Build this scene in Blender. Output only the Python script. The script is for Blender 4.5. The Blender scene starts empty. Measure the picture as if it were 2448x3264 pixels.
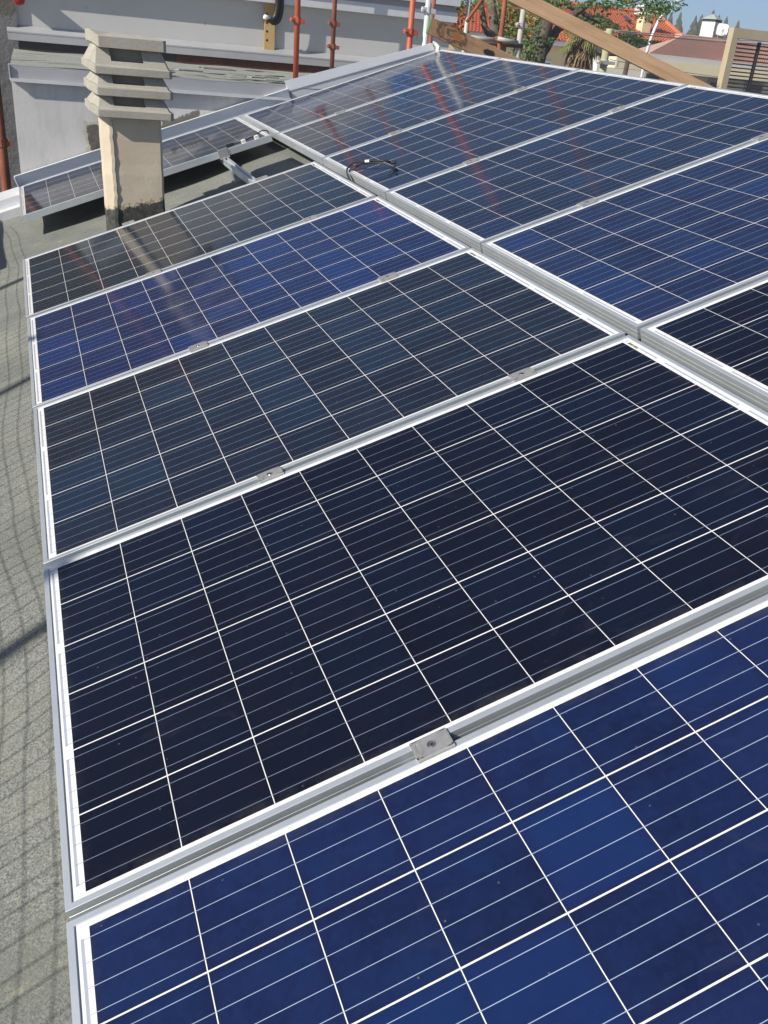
import bpy, bmesh, math, random
from mathutils import Vector as V, Matrix
random.seed(7)
S = bpy.context.scene
C = S.collection
R_ = math.radians

# ------------------------------------------------------------------ camera, sky, sun, exposure
RIGHT = V((0.937816, -0.338021, 0.079077)); DOWN = V((-0.088079, -0.452622, -0.887342)); FWD = V((0.335733, 0.825192, -0.454246))
DOWN = (DOWN - FWD * DOWN.dot(FWD) / FWD.dot(FWD)).normalized(); FWD.normalize(); RIGHT = DOWN.cross(FWD).normalized()
EYE = V((0.0594, -0.9995, 1.1920))
FPX = 2804.4                                            # focal length in photo pixels (3264 tall)
cam = bpy.data.objects.new('camera', bpy.data.cameras.new('camera')); C.objects.link(cam)
cam.data.sensor_fit = 'VERTICAL'; cam.data.sensor_height = 24.0; cam.data.lens = 24.0 * FPX / 3264
cam.data.clip_start = 0.02; cam.data.clip_end = 2000
cam.matrix_world = Matrix.Translation(EYE) @ Matrix((RIGHT, -DOWN, -FWD)).transposed().to_4x4()
S.camera = cam

LIGHT = V((0.792, 0.255, -0.553)).normalized()          # the way sunlight travels
W = bpy.data.worlds.new('World'); S.world = W; W.use_nodes = True
bg = W.node_tree.nodes['Background']; sky = W.node_tree.nodes.new('ShaderNodeTexSky')
sky.sky_type = 'NISHITA'; sky.sun_disc = False
sky.sun_elevation = math.asin(-LIGHT.z); sky.sun_rotation = math.atan2(-LIGHT.x, -LIGHT.y)
sky.air_density = 0.58; sky.dust_density = 0.5; sky.ozone_density = 2.6; sky.altitude = 50
W.node_tree.links.new(sky.outputs[0], bg.inputs[0]); bg.inputs[1].default_value = 0.078
sun = bpy.data.objects.new('sun', bpy.data.lights.new('sun', 'SUN')); C.objects.link(sun)
sun.data.energy = 4.4; sun.data.angle = R_(0.5); sun.data.color = (1.0, 0.93, 0.82)
sun.rotation_euler = LIGHT.to_track_quat('-Z', 'Y').to_euler()
S.view_settings.view_transform = 'Standard'; S.view_settings.look = 'None'; S.view_settings.exposure = 0.5; S.view_settings.gamma = 1.0

# ------------------------------------------------------------------ helpers
def at(u, v, y):
    """point of the place seen at photo pixel (u, v), at depth y"""
    d = RIGHT * ((u - 1224) / FPX) + DOWN * ((v - 1632) / FPX) + FWD
    return EYE + d * ((y - EYE.y) / d.y)

class MB:
    def __init__(s): s.v = []; s.f = []
    def add(s, vs, fs):
        o = len(s.v); s.v += [tuple(p) for p in vs]; s.f += [tuple(i + o for i in f) for f in fs]; return s
    def quad(s, a, b, c, d): return s.add([a, b, c, d], [(0, 1, 2, 3)])
    def box(s, lo, hi, M=None):
        x0, y0, z0 = lo; x1, y1, z1 = hi
        p = [V(q) for q in ((x0,y0,z0),(x1,y0,z0),(x1,y1,z0),(x0,y1,z0),(x0,y0,z1),(x1,y0,z1),(x1,y1,z1),(x0,y1,z1))]
        if M: p = [M @ q for q in p]
        return s.add(p, [(3,2,1,0),(4,5,6,7),(0,1,5,4),(1,2,6,5),(2,3,7,6),(3,0,4,7)])
    def bar(s, a, b, w, h, up=V((0,0,1))):
        a = V(a); b = V(b); d = (b - a).normalized(); x = d.cross(up)
        x = x.normalized() if x.length > 1e-5 else V((1,0,0)); z = x.cross(d)
        x = x * w / 2; z = z * h / 2
        p = [a-x-z, a+x-z, a+x+z, a-x+z, b-x-z, b+x-z, b+x+z, b-x+z]
        return s.add(p, [(3,2,1,0),(4,5,6,7),(0,1,5,4),(1,2,6,5),(2,3,7,6),(3,0,4,7)])
    def tube(s, pts, r, n=10, cap=True):
        pts = [V(p) for p in pts]; rr = r if isinstance(r, (list, tuple)) else [r] * len(pts)
        o = len(s.v); prev = None
        for i, p in enumerate(pts):
            d = (pts[min(i+1, len(pts)-1)] - pts[max(i-1, 0)]).normalized()
            if prev is None:
                x = d.cross(V((0, 0, 1)));  x = x if x.length > 1e-3 else V((1, 0, 0))
            else: x = prev - d * prev.dot(d)
            x.normalize(); prev = x; y = d.cross(x)
            for k in range(n):
                a = 2 * math.pi * k / n
                s.v.append(tuple(p + (x * math.cos(a) + y * math.sin(a)) * rr[i]))
        for i in range(len(pts) - 1):
            for k in range(n):
                a = o + i * n; s.f.append((a + k, a + (k + 1) % n, a + n + (k + 1) % n, a + n + k))
        if cap:
            s.f.append(tuple(o + k for k in range(n))[::-1]); e = o + (len(pts) - 1) * n; s.f.append(tuple(e + k for k in range(n)))
        return s
    def loft(s, rings, cap=True):
        """closed rings of equal length"""
        o = len(s.v); n = len(rings[0])
        for r in rings: s.v += [tuple(p) for p in r]
        for i in range(len(rings) - 1):
            for k in range(n):
                a = o + i * n; s.f.append((a + k, a + (k + 1) % n, a + n + (k + 1) % n, a + n + k))
        if cap:
            s.f.append(tuple(o + k for k in range(n))[::-1]); e = o + (len(rings) - 1) * n; s.f.append(tuple(e + k for k in range(n)))
        return s
    def build(s, name, mat, parent=None, smooth=False, bevel=0, mw=None):
        me = bpy.data.meshes.new(name); me.from_pydata(s.v, [], s.f)
        bm = bmesh.new(); bm.from_mesh(me); bmesh.ops.recalc_face_normals(bm, faces=bm.faces)
        if bevel: bmesh.ops.bevel(bm, geom=bm.edges[:], offset=bevel, segments=1, affect='EDGES')
        bm.to_mesh(me); bm.free()
        me.materials.append(mat)
        if smooth:
            for p in me.polygons: p.use_smooth = True
        o = bpy.data.objects.new(name, me); C.objects.link(o)
        if parent: o.parent = parent
        if mw: o.matrix_world = mw
        return o

def tag(o, label=None, cat=None, group=None, kind=None):
    if label: o['label'] = label
    if cat: o['category'] = cat
    if group: o['group'] = group
    if kind: o['kind'] = kind
    return o
def thing(name, label, cat, loc=(0,0,0), group=None, mw=None):
    o = bpy.data.objects.new(name, None); C.objects.link(o); o.empty_display_size = 0.1
    if mw: o.matrix_world = mw
    else: o.location = loc
    bpy.context.view_layer.update()
    return tag(o, label, cat, group)
def kids(o): return list(o.children)
def copy_tree(o, parent=None):
    c = o.copy(); C.objects.link(c); c.parent = parent
    for ch in kids(o): copy_tree(ch, c)
    return c

# ------------------------------------------------------------------ materials
class NT:
    def __init__(s, name):
        s.m = bpy.data.materials.new(name); s.m.use_nodes = True; s.t = s.m.node_tree
        s.b = s.t.nodes['Principled BSDF']; s.out = s.t.nodes['Material Output']
    def n(s, typ, **kw):
        o = s.t.nodes.new('ShaderNode' + typ)
        for k, v in kw.items():
            if k[0] == 'i' and k[1:].isdigit(): s.set(o.inputs[int(k[1:])], v)
            else: setattr(o, k, v)
        return o
    def set(s, sock, v):
        if isinstance(v, bpy.types.NodeSocket): s.t.links.new(v, sock)
        else:
            if isinstance(v, tuple) and len(v) == 3 and sock.type == 'RGBA': v = (*v, 1)
            sock.default_value = v
    def math(s, op, a, b=0.0, c=0.0):
        o = s.n('Math', operation=op); s.set(o.inputs[0], a); s.set(o.inputs[1], b); s.set(o.inputs[2], c); return o.outputs[0]
    def mix(s, f, a, b, mode='MIX'):
        o = s.n('Mix', data_type='RGBA', blend_type=mode); s.set(o.inputs[0], f); s.set(o.inputs[6], a); s.set(o.inputs[7], b); return o.outputs[2]
    def coord(s, kind='Object'): return s.n('TexCoord').outputs[kind]
    def noise(s, co, scale, detail=4, rough=0.55, dist=0.0):
        o = s.n('TexNoise'); s.set(o.inputs['Vector'], co); o.inputs['Scale'].default_value = scale
        o.inputs['Detail'].default_value = detail; o.inputs['Roughness'].default_value = rough; o.inputs['Distortion'].default_value = dist; return o.outputs[0]
    def ramp(s, f, stops):
        o = s.n('ValToRGB'); s.set(o.inputs[0], f); e = o.color_ramp.elements
        while len(e) < len(stops): e.new(0.5)
        for q, (p, c) in zip(e, stops): q.position = p; q.color = (*c, 1) if len(c) == 3 else c
        return o.outputs[0]
    def step(s, f, lo, hi):
        o = s.n('MapRange', clamp=True); s.set(o.inputs[0], f); s.set(o.inputs[1], lo); s.set(o.inputs[2], hi); return o.outputs[0]
    def scale(s, co, v):
        o = s.n('Mapping'); s.set(o.inputs[0], co); o.inputs[3].default_value = v; return o.outputs[0]
    def sep(s, co): o = s.n('SeparateXYZ'); s.set(o.inputs[0], co); return o.outputs
    def bump(s, h, strength, dist):
        o = s.n('Bump'); o.inputs['Strength'].default_value = strength; o.inputs['Distance'].default_value = dist
        s.set(o.inputs['Height'], h); s.t.links.new(o.outputs[0], s.b.inputs['Normal'])
    def done(s, col=None, rough=None, metal=None, spec=None):
        if col is not None: s.set(s.b.inputs['Base Color'], col)
        if rough is not None: s.set(s.b.inputs['Roughness'], rough)
        if metal is not None: s.set(s.b.inputs['Metallic'], metal)
        if spec is not None: s.set(s.b.inputs['Specular IOR Level'], spec)
        return s.m

def mottled(name, c1, c2, scale=6, rough=0.8, bump=0.0, bscale=40, metal=0.0, fine=0.0, bdist=0.01, spec=0.4, co='Object'):
    n = NT(name); p = n.coord(co)
    f = n.noise(p, scale, 6, 0.62)
    col = n.mix(n.step(f, 0.3, 0.7), c1, c2)
    if fine:
        g = n.noise(p, scale * 14, 3, 0.6)
        col = n.mix(n.math('MULTIPLY', n.step(g, 0.35, 0.7), fine), col, tuple(x * 0.45 for x in c1))
    if bump: n.bump(n.noise(p, bscale, 5, 0.65), bump, bdist)
    return n.done(col, rough, metal, spec)

M_alu = mottled('anodised_aluminium', (.67,.71,.74), (.76,.80,.83), 9, 0.40, 0.06, 220, 0.68, bdist=.001, spec=.5)
M_clamp = mottled('cast_aluminium', (.33,.33,.34), (.42,.42,.42), 60, 0.48, 0.1, 500, 0.5, bdist=.0006)
M_bolt = mottled('bolt_steel', (.5,.5,.52), (.65,.65,.66), 90, 0.25, 0, metal=0.9)
M_dark = mottled('dark_socket', (.02,.02,.02), (.03,.03,.03), 50, 0.5)
M_flash = mottled('galvanised_sheet', (.80,.83,.88), (.86,.88,.91), 3.2, 0.42, 0.06, 5, 0.12, bdist=.02)
M_flash2 = mottled('dull_sheet_metal', (.41,.415,.44), (.50,.505,.52), 2.2, 0.5, 0.06, 4, 0.3, bdist=.02)
M_white_edge = mottled('light_sheet_metal', (.66,.68,.72), (.76,.77,.79), 5, 0.45, 0, metal=0.3)
M_cable = mottled('black_rubber', (.012,.012,.013), (.02,.02,.021), 60, 0.42)
M_tagw = mottled('white_cable_tag', (.75,.74,.68), (.82,.80,.74), 60, 0.6)
M_wood = None
M_pole_red = mottled('red_painted_tube', (.42,.085,.045), (.52,.13,.07), 7, 0.55, 0.1, 60, fine=.25, bdist=.002)
M_pole_rust = mottled('rusty_tube', (.20,.062,.035), (.34,.12,.07), 9, 0.75, 0.15, 60, fine=.4, bdist=.002)
M_pole_zinc = mottled('zinc_tube', (.60,.62,.63), (.72,.73,.73), 8, 0.45, 0.05, 60, 0.3, bdist=.002)
M_pole_grey = mottled('weathered_tube', (.42,.41,.38), (.55,.54,.50), 12, 0.6, 0.1, 60, 0.1, fine=.3, bdist=.002)
M_bark = mottled('bark', (.07,.056,.045), (.17,.145,.115), 9, 0.9, 0.8, 16, fine=.5, bdist=.03)
M_bark_light = mottled('pale_bark', (.15,.125,.09), (.27,.235,.18), 9, 0.9, 0.8, 16, fine=.5, bdist=.03)
M_ground = mottled('ground_soil', (.10,.10,.07), (.19,.17,.13), 0.4, 0.95, 0.2, 3)
M_cream = mottled('cream_plaster', (.74,.60,.35), (.78,.65,.41), 1.2, 0.85, 0.05, 30)
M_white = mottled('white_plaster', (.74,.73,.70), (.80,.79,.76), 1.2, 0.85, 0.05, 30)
M_greyw = mottled('pale_grey_plaster', (.44,.44,.44), (.50,.50,.50), 1.2, 0.85, 0.05, 30)
M_beige = mottled('beige_plaster', (.44,.37,.25), (.49,.42,.29), 2.5, 0.85, 0.05, 40, fine=.1)
M_winglass = mottled('window_glass', (.03,.04,.045), (.05,.06,.07), 2, 0.08, spec=.6)
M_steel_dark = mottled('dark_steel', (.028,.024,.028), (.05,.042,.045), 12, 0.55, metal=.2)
M_post = mottled('green_concrete_post', (.36,.37,.20), (.45,.45,.27), 7, 0.85, 0.1, 60)
M_patina = mottled('grey_green_cap', (.30,.36,.33), (.38,.43,.40), 4, 0.7)
M_net = mottled('net_cord', (.03,.10,.05), (.05,.13,.07), 20, 0.8)
M_yellow = mottled('worn_yellow_paint', (.62,.33,.03), (.50,.42,.30), 9, 0.55, 0.1, 50, fine=.2)
M_redcap = mottled('dark_red_plastic', (.30,.008,.012), (.36,.012,.016), 20, 0.35)
M_bluetarp = mottled('blue_tarpaulin', (.03,.14,.42), (.05,.22,.52), 3, 0.5, 0.4, 6, bdist=.05)

def make_wood():
    n = NT('plank_wood'); p = n.coord(); q = n.scale(p, (1.1, 14, 14))
    f = n.noise(q, 3.2, 6, 0.6, 0.6); g = n.noise(n.scale(p, (.8, 3, 3)), 2.0, 3)
    col = n.mix(n.step(f, .35, .7), (.40,.27,.165), (.31,.19,.105))
    col = n.mix(n.math('MULTIPLY', n.step(g, .5, .8), .45), col, (.25,.14,.075))
    n.bump(f, .12, .01); return n.done(col, .75)
M_wood = make_wood()
def make_wood_knot():
    n = NT('knotty_wood'); p = n.coord(); q = n.scale(p, (1.1, 12, 12))
    f = n.noise(q, 3.2, 6, 0.6, 0.7)
    col = n.mix(n.step(f, .35, .7), (.44,.28,.16), (.34,.19,.10))
    X, Y, Z = n.sep(p)
    def spot(cx, cz, rx, rz):
        a = n.math('DIVIDE', n.math('SUBTRACT', X, cx), rx); b = n.math('DIVIDE', n.math('SUBTRACT', Z, cz), rz)
        d = n.math('SQRT', n.math('ADD', n.math('MULTIPLY', a, a), n.math('MULTIPLY', b, b)))
        return n.math('ADD', d, n.math('MULTIPLY', n.math('SUBTRACT', n.noise(p, 22, 3), .5), .9))
    k = spot(.22, .01, .2, .085)
    rings = n.math('ABSOLUTE', n.math('SINE', n.math('MULTIPLY', k, 7.0)))
    near = n.math('SUBTRACT', 1.0, n.step(k, .75, 1.15))
    col = n.mix(n.math('MULTIPLY', near, n.math('MULTIPLY', rings, .8)), col, (.06,.025,.012))
    col = n.mix(n.math('SUBTRACT', 1.0, n.step(spot(.27, .01, .05, .028), .8, 1.1)), col, (.33,.13,.03))
    col = n.mix(n.math('SUBTRACT', 1.0, n.step(spot(.60, .0, .06, .03), .8, 1.05)), col, (.016,.011,.01))
    col = n.mix(n.math('SUBTRACT', 1.0, n.step(X, -.002, .018)), col, (.03,.22,.06))
    n.bump(f, .12, .01); return n.done(col, .75)
M_wood_knot = make_wood_knot()

PL, PW = 1.65, 0.992                                      # panel size
def make_cells():
    n = NT('solar_cells'); p = n.coord(); X, Y, Z = n.sep(p)
    info = n.n('ObjectInfo'); base = info.outputs['Color']; rnd = info.outputs['Random']
    pit = 0.1585; mx = (PL - 10 * pit) / 2; my = (PW - 6 * pit) / 2
    cx = n.math('DIVIDE', n.math('SUBTRACT', X, mx), pit); cy = n.math('DIVIDE', n.math('SUBTRACT', Y, my), pit)
    fx = n.math('FRACT', cx); fy = n.math('FRACT', cy)
    def edge(f, g): return n.math('GREATER_THAN', n.math('ABSOLUTE', n.math('SUBTRACT', f, .5)), .5 - g / 2 / pit)
    gap = n.math('MAXIMUM', edge(fx, .0016), edge(fy, .0027))
    def inside(c, hi): return n.math('MULTIPLY', n.math('GREATER_THAN', c, 0.0), n.math('LESS_THAN', c, hi))
    ins = n.math('MULTIPLY', inside(cx, 10.0), inside(cy, 6.0))
    cell = n.math('MULTIPLY', ins, n.math('SUBTRACT', 1.0, gap))
    # bus ribbons
    b = n.math('LESS_THAN', n.math('ABSOLUTE', n.math('SUBTRACT', n.math('FRACT', n.math('MULTIPLY', fy, 4.0)), .5)), .0011 / 2 * 4 / pit)
    longx = n.math('MULTIPLY', n.math('GREATER_THAN', X, .0195), n.math('LESS_THAN', X, PL - .0195))
    bus = n.math('MULTIPLY', b, n.math('MULTIPLY', longx, inside(cy, 6.0)))
    # end ribbons in segments of two rows
    def rib(x0, off):
        m = n.math('LESS_THAN', n.math('ABSOLUTE', n.math('SUBTRACT', X, x0)), .0026)
        f2 = n.math('FRACT', n.math('DIVIDE', n.math('ADD', cy, off), 2.0))
        return n.math('MULTIPLY', m, n.math('MULTIPLY', inside(cy, 6.0), n.math('LESS_THAN', n.math('ABSOLUTE', n.math('SUBTRACT', f2, .5)), .445)))
    ribs = n.math('MAXIMUM', rib(.0215, 0.0), rib(PL - .0215, 1.0))
    # per cell tone, crystal grain
    cv = n.n('CombineXYZ'); n.set(cv.inputs[0], n.math('FLOOR', cx)); n.set(cv.inputs[1], n.math('FLOOR', cy)); n.set(cv.inputs[2], n.math('MULTIPLY', rnd, 97.0))
    wn = n.n('TexWhiteNoise', noise_dimensions='3D'); n.set(wn.inputs[0], cv.outputs[0])
    tone = wn.outputs[0]
    vo = n.n('TexVoronoi', voronoi_dimensions='2D', feature='F1'); n.set(vo.inputs['Vector'], n.scale(p, (1, .75, 1))); vo.inputs['Scale'].default_value = 120
    grain = n.sep(vo.outputs['Color'])[0]
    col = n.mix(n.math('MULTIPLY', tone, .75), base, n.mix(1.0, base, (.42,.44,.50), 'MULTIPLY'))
    hue = n.sep(wn.outputs['Color'])[1]
    col = n.mix(n.math('MULTIPLY', n.math('GREATER_THAN', hue, .74), .42), col, n.mix(1.0, base, (.9,1.9,2.1), 'MULTIPLY'))
    col = n.mix(n.math('MULTIPLY', grain, .24), col, n.mix(1.0, base, (1.9,1.9,1.6), 'MULTIPLY'))
    # fine contact fingers
    fing = n.math('LESS_THAN', n.math('FRACT', n.math('MULTIPLY', fx, 82.0)), .06)
    col = n.mix(n.math('MULTIPLY', fing, .10), col, (.30,.33,.38))
    big = n.noise(p, 7, 3); col = n.mix(n.math('MULTIPLY', n.step(big, .42, .72), .55), col, n.mix(1.0, base, (1.0,1.75,1.5), 'MULTIPLY'))
    edg = n.math('MAXIMUM', n.step(n.math('ABSOLUTE', n.math('SUBTRACT', fx, .5)), .36, .5), n.step(n.math('ABSOLUTE', n.math('SUBTRACT', fy, .5)), .40, .5))
    col = n.mix(n.math('MULTIPLY', n.math('MULTIPLY', edg, n.noise(p, 5, 2)), .6), col, n.mix(1.0, base, (1.5,.62,.62), 'MULTIPLY'))
    white = n.mix(n.noise(p, 30, 2), (.68,.69,.69), (.75,.76,.76))
    out = n.mix(cell, white, col)
    out = n.mix(ribs, out, (.36,.39,.47))
    out = n.mix(bus, out, n.mix(info.outputs['Alpha'], n.mix(n.noise(p, 9, 3), (.07,.095,.14), (.19,.24,.33)), n.mix(n.noise(p, 9, 3), (.22,.29,.42), (.40,.49,.66))))
    # scattered dust specks and faint dried smears
    d1 = n.n('TexVoronoi', feature='F1'); n.set(d1.inputs['Vector'], p); d1.inputs['Scale'].default_value = 26
    spk = n.math('MULTIPLY', n.math('LESS_THAN', d1.outputs['Distance'], .045), n.math('GREATER_THAN', n.sep(d1.outputs['Color'])[2], .72))
    out = n.mix(n.math('MULTIPLY', spk, n.math('MULTIPLY', n.noise(p, 3.1, 2), .35)), out, (.42,.41,.38))
    sm = n.step(n.noise(n.scale(p, (1.2, 2.2, 1)), 5, 5, .7, 1.0), .56, .85)
    out = n.mix(n.math('ADD', .003, n.math('MULTIPLY', sm, .022)), out, (.5,.5,.48))
    ed = n.math('MINIMUM', n.math('MINIMUM', X, n.math('SUBTRACT', PL, X)), n.math('MINIMUM', Y, n.math('SUBTRACT', PW, Y)))
    gr = n.math('MULTIPLY', n.math('SUBTRACT', 1.0, n.step(ed, .012, .05)), n.step(n.noise(p, 11, 5, .7), .42, .75))
    out = n.mix(n.math('MULTIPLY', gr, .16), out, (.27,.25,.21))
    drip = n.step(n.noise(n.scale(p, (.7, 16, 1)), 4.0, 4, .6), .66, .8)
    out = n.mix(n.math('MULTIPLY', drip, .012), out, (.5,.5,.48))
    rough = n.math('ADD', .098, n.math('MULTIPLY', sm, .05))
    m = n.done(out, rough, 0.0, .40); n.b.inputs['IOR'].default_value = 1.43
    return m
M_cells = make_cells()

def make_membrane():
    n = NT('slate_bitumen_membrane'); p = n.coord()
    g = n.noise(p, 210, 3, .75); g2 = n.noise(p, 75, 4, .75); m = n.noise(p, 5, 6, .62); b = n.noise(p, 1.3, 4)
    col = n.mix(n.step(g, .36, .66), (.108,.116,.107), (.315,.325,.298))
    col = n.mix(n.math('MULTIPLY', n.step(g2, .54, .66), .5), col, (.07,.075,.068))
    col = n.mix(n.math('MULTIPLY', n.step(m, .48, .75), .45), col, (.31,.31,.25))
    col = n.mix(n.math('MULTIPLY', n.step(b, .46, .66), .5), col, (.10,.112,.105))
    cr = n.noise(n.scale(p, (9, 1.4, 9)), 3, 5, .7, 1.0); col = n.mix(n.math('MULTIPLY', n.step(cr, .64, .76), .32), col, (.10,.10,.085))
    li = n.noise(n.scale(p, (2, 5, 2)), 4, 4, .7); col = n.mix(n.math('MULTIPLY', n.step(li, .63, .76), .6), col, (.42,.40,.29))
    n.bump(n.math('ADD', g, n.math('MULTIPLY', m, 1.5)), .55, .006); return n.done(col, .93, 0, .25)
M_membrane = make_membrane()

def make_lower_wall():
    """white-grey peeling paint, with a torn bare patch low down"""
    n = NT('peeling_white_paint'); p = n.coord(); X, Y, Z = n.sep(p)
    m = n.noise(p, 2.3, 6, .6); f = n.noise(p, 16, 5, .7); st = n.noise(n.scale(p, (6, 6, .8)), 2.2, 5, .6)
    col = n.mix(n.step(m, .3, .7), (.55,.55,.55), (.66,.65,.63))
    col = n.mix(n.math('MULTIPLY', n.step(st, .48, .75), .55), col, (.40,.405,.41))
    cr = n.noise(n.scale(p, (7, 7, 2.2)), 3.3, 6, .75, 1.4); col = n.mix(n.math('MULTIPLY', n.step(cr, .64, .69), .6), col, (.27,.27,.26))
    d = n.math('MULTIPLY', n.math('SUBTRACT', n.noise(p, 13, 5, .7), .5), .11)
    xx = n.math('ADD', X, d); zz = n.math('ADD', Z, n.math('MULTIPLY', n.math('SUBTRACT', n.noise(p, 17, 5, .7), .5), .07))
    def box(x0, x1, z0, z1, o=0.0):
        a = n.math('MULTIPLY', n.math('GREATER_THAN', xx, x0 - o), n.math('LESS_THAN', xx, x1 + o))
        return n.math('MULTIPLY', a, n.math('MULTIPLY', n.math('GREATER_THAN', zz, z0 - o), n.math('LESS_THAN', zz, z1 + o)))
    halo = box(.43, 1.05, .2, .625, .022); bare = box(.43, 1.05, .2, .625)
    col = n.mix(halo, col, (.50,.49,.37))
    bc = n.mix(n.step(n.noise(p, 30, 4), .35, .65), (.085,.078,.066), (.15,.14,.12))
    col = n.mix(bare, col, bc)
    strip = n.math('MULTIPLY', n.math('LESS_THAN', n.math('ABSOLUTE', n.math('SUBTRACT', X, .700)), .008), n.math('MULTIPLY', bare, n.math('GREATER_THAN', Z, .50)))
    col = n.mix(strip, col, (.62,.62,.62))
    # dark scuffed band just above the strip flashing farther right
    slope = n.math('SUBTRACT', Z, n.math('ADD', n.math('MULTIPLY', X, .345), .30))
    sc = n.math('MULTIPLY', n.math('LESS_THAN', n.math('ADD', slope, n.math('MULTIPLY', d, .8)), .05), n.math('GREATER_THAN', n.math('ADD', X, d), .93))
    sc = n.math('MULTIPLY', sc, n.math('LESS_THAN', n.math('ADD', X, d), 1.22))
    col = n.mix(n.math('MULTIPLY', sc, .9), col, (.13,.12,.10))
    n.bump(n.math('ADD', n.math('MULTIPLY', halo, -1.2), n.math('ADD', f, n.math('MULTIPLY', m, 1.0))), .22, .008); return n.done(col, .8)
M_lowwall = make_lower_wall()
def make_upper_wall():
    n = NT('smooth_grey_render'); p = n.coord()
    m = n.noise(p, 1.4, 5, .6); f = n.noise(p, 60, 4, .7)
    col = n.mix(n.step(m, .3, .7), (.50,.50,.50), (.56,.555,.545))
    sp = n.noise(n.scale(p, (1, 1, .6)), 11, 2); col = n.mix(n.math('MULTIPLY', n.step(sp, .74, .77), .5), col, (.2,.2,.2))
    n.bump(f, .12, .004); return n.done(col, .88)
M_upwall = make_upper_wall()
M_rawwall = None
def make_raw_wall():
    n = NT('shaded_raw_render'); p = n.coord(); X, Y, Z = n.sep(p)
    m = n.noise(p, 2.0, 6, .65)
    z2 = n.math('ADD', Z, n.math('MULTIPLY', n.math('SUBTRACT', n.noise(p, 7, 6, .75), .5), .5))
    col = n.mix(n.step(m, .3, .7), (.13,.13,.14), (.18,.18,.19))  # greys taken darker, the shade on this wall is in the colour
    col = n.mix(n.math('GREATER_THAN', z2, 1.30), col, n.mix(n.step(m, .3, .7), (.10,.095,.082), (.14,.135,.115)))
    n.bump(n.noise(p, 14, 6, .7), .5, .03); return n.done(col, .92)
M_rawwall = make_raw_wall()
def make_shelf():
    n = NT('old_slate_felt'); p = n.coord()
    a = n.noise(n.scale(p, (1, 2.2, 1)), 2.2, 6, .65); b = n.noise(p, 40, 5, .7); c = n.noise(n.scale(p, (.5, 3.5, 1)), 2.0, 5, .7, 1.2)
    col = n.mix(n.step(a, .3, .7), (.25,.27,.24), (.35,.36,.32))
    col = n.mix(n.math('MULTIPLY', n.step(b, .55, .7), .4), col, (.14,.15,.13))
    col = n.mix(n.math('MULTIPLY', n.step(c, .58, .64), .7), col, (.075,.07,.055))
    col = n.mix(n.math('MULTIPLY', n.step(c, .30, .22), .5), col, (.47,.42,.29))
    n.bump(n.math('ADD', c, b), .6, .02); return n.done(col, .93)
M_shelf = make_shelf()
def make_chimney():
    n = NT('chimney_render'); p = n.coord(); X, Y, Z = n.sep(p)
    m = n.noise(p, 5, 6, .62); f = n.noise(p, 45, 5, .7)
    col = n.mix(n.step(m, .3, .7), (.50,.435,.335), (.59,.52,.41))
    st = n.noise(n.scale(p, (9, 9, 1.2)), 2.4, 5, .65); col = n.mix(n.math('MULTIPLY', n.step(st, .55, .8), .35), col, (.38,.335,.26))
    cr = n.noise(n.scale(p, (2.5, 2.5, 8)), 2.6, 6, .75, 1.2); col = n.mix(n.math('MULTIPLY', n.step(cr, .665, .70), .55), col, (.20,.17,.13))
    zz = n.math('ADD', Z, n.math('ADD', n.math('MULTIPLY', n.math('SUBTRACT', n.noise(n.scale(p, (1, 1, .6)), 20, 6, .75), .5), .10), n.math('MULTIPLY', n.math('SUBTRACT', X, .45), -.2)))
    tar = n.math('LESS_THAN', zz, .36)
    tc = n.mix(n.step(f, .35, .65), (.022,.024,.022), (.085,.088,.078))
    col = n.mix(n.math('MULTIPLY', n.math('LESS_THAN', zz, .38), n.math('GREATER_THAN', f, .5)), col, (.33,.26,.15))
    col = n.mix(tar, col, tc)
    n.bump(n.math('ADD', f, n.math('ADD', n.math('MULTIPLY', m, 1.2), n.math('MULTIPLY', tar, -2.0))), .3, .005); return n.done(col, .88)
M_chim = make_chimney()
M_chimcap = mottled('precast_concrete', (.35,.335,.285), (.46,.44,.375), 5, 0.9, 0.3, 70, fine=.18, bdist=.004)
M_chimback = mottled('recess_concrete', (.36,.33,.28), (.43,.39,.33), 9, 0.9)  # louvre recess concrete, slightly darker than the caps

def make_tiles(name, c1, c2, c3):
    n = NT(name); p = n.coord(); g = n.n('NewGeometry')
    m = n.noise(p, 1.6, 5, .7); f = n.noise(p, 14, 4, .7)
    col = n.mix(n.step(m, .35, .65), c1, c2); col = n.mix(n.math('MULTIPLY', n.step(f, .5, .7), .6), col, c3)
    return n.done(col, .85)
M_tile_orange = make_tiles('orange_clay_tile', (.50,.14,.055), (.60,.20,.09), (.40,.11,.05))
M_tile_pink = make_tiles('faded_red_tile', (.50,.32,.26), (.57,.38,.31), (.42,.26,.21))

def make_leaf(name, c1, c2, c3):
    n = NT(name); g = n.n('NewGeometry'); r = g.outputs['Random Per Island']
    col = n.ramp(r, [(0.0, c1), (.55, c2), (1.0, c3)])
    n.done(col, .55, 0, .35)
    tr = n.n('BsdfTranslucent'); n.t.links.new(col, tr.inputs[0])
    mx = n.n('MixShader'); mx.inputs[0].default_value = .32
    n.t.links.new(n.b.outputs[0], mx.inputs[1]); n.t.links.new(tr.outputs[0], mx.inputs[2]); n.t.links.new(mx.outputs[0], n.out.inputs[0])
    return n.m
M_leaf = make_leaf('green_leaves', (.05,.10,.025), (.09,.17,.04), (.17,.27,.07))
M_leaf_y = make_leaf('yellowing_leaves', (.08,.14,.03), (.16,.24,.05), (.30,.30,.08))
M_leaf_d = make_leaf('dark_leaves', (.025,.06,.02), (.05,.105,.035), (.10,.17,.05))
M_frond = make_leaf('palm_fronds', (.12,.18,.05), (.26,.30,.09), (.46,.42,.18))
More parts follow.
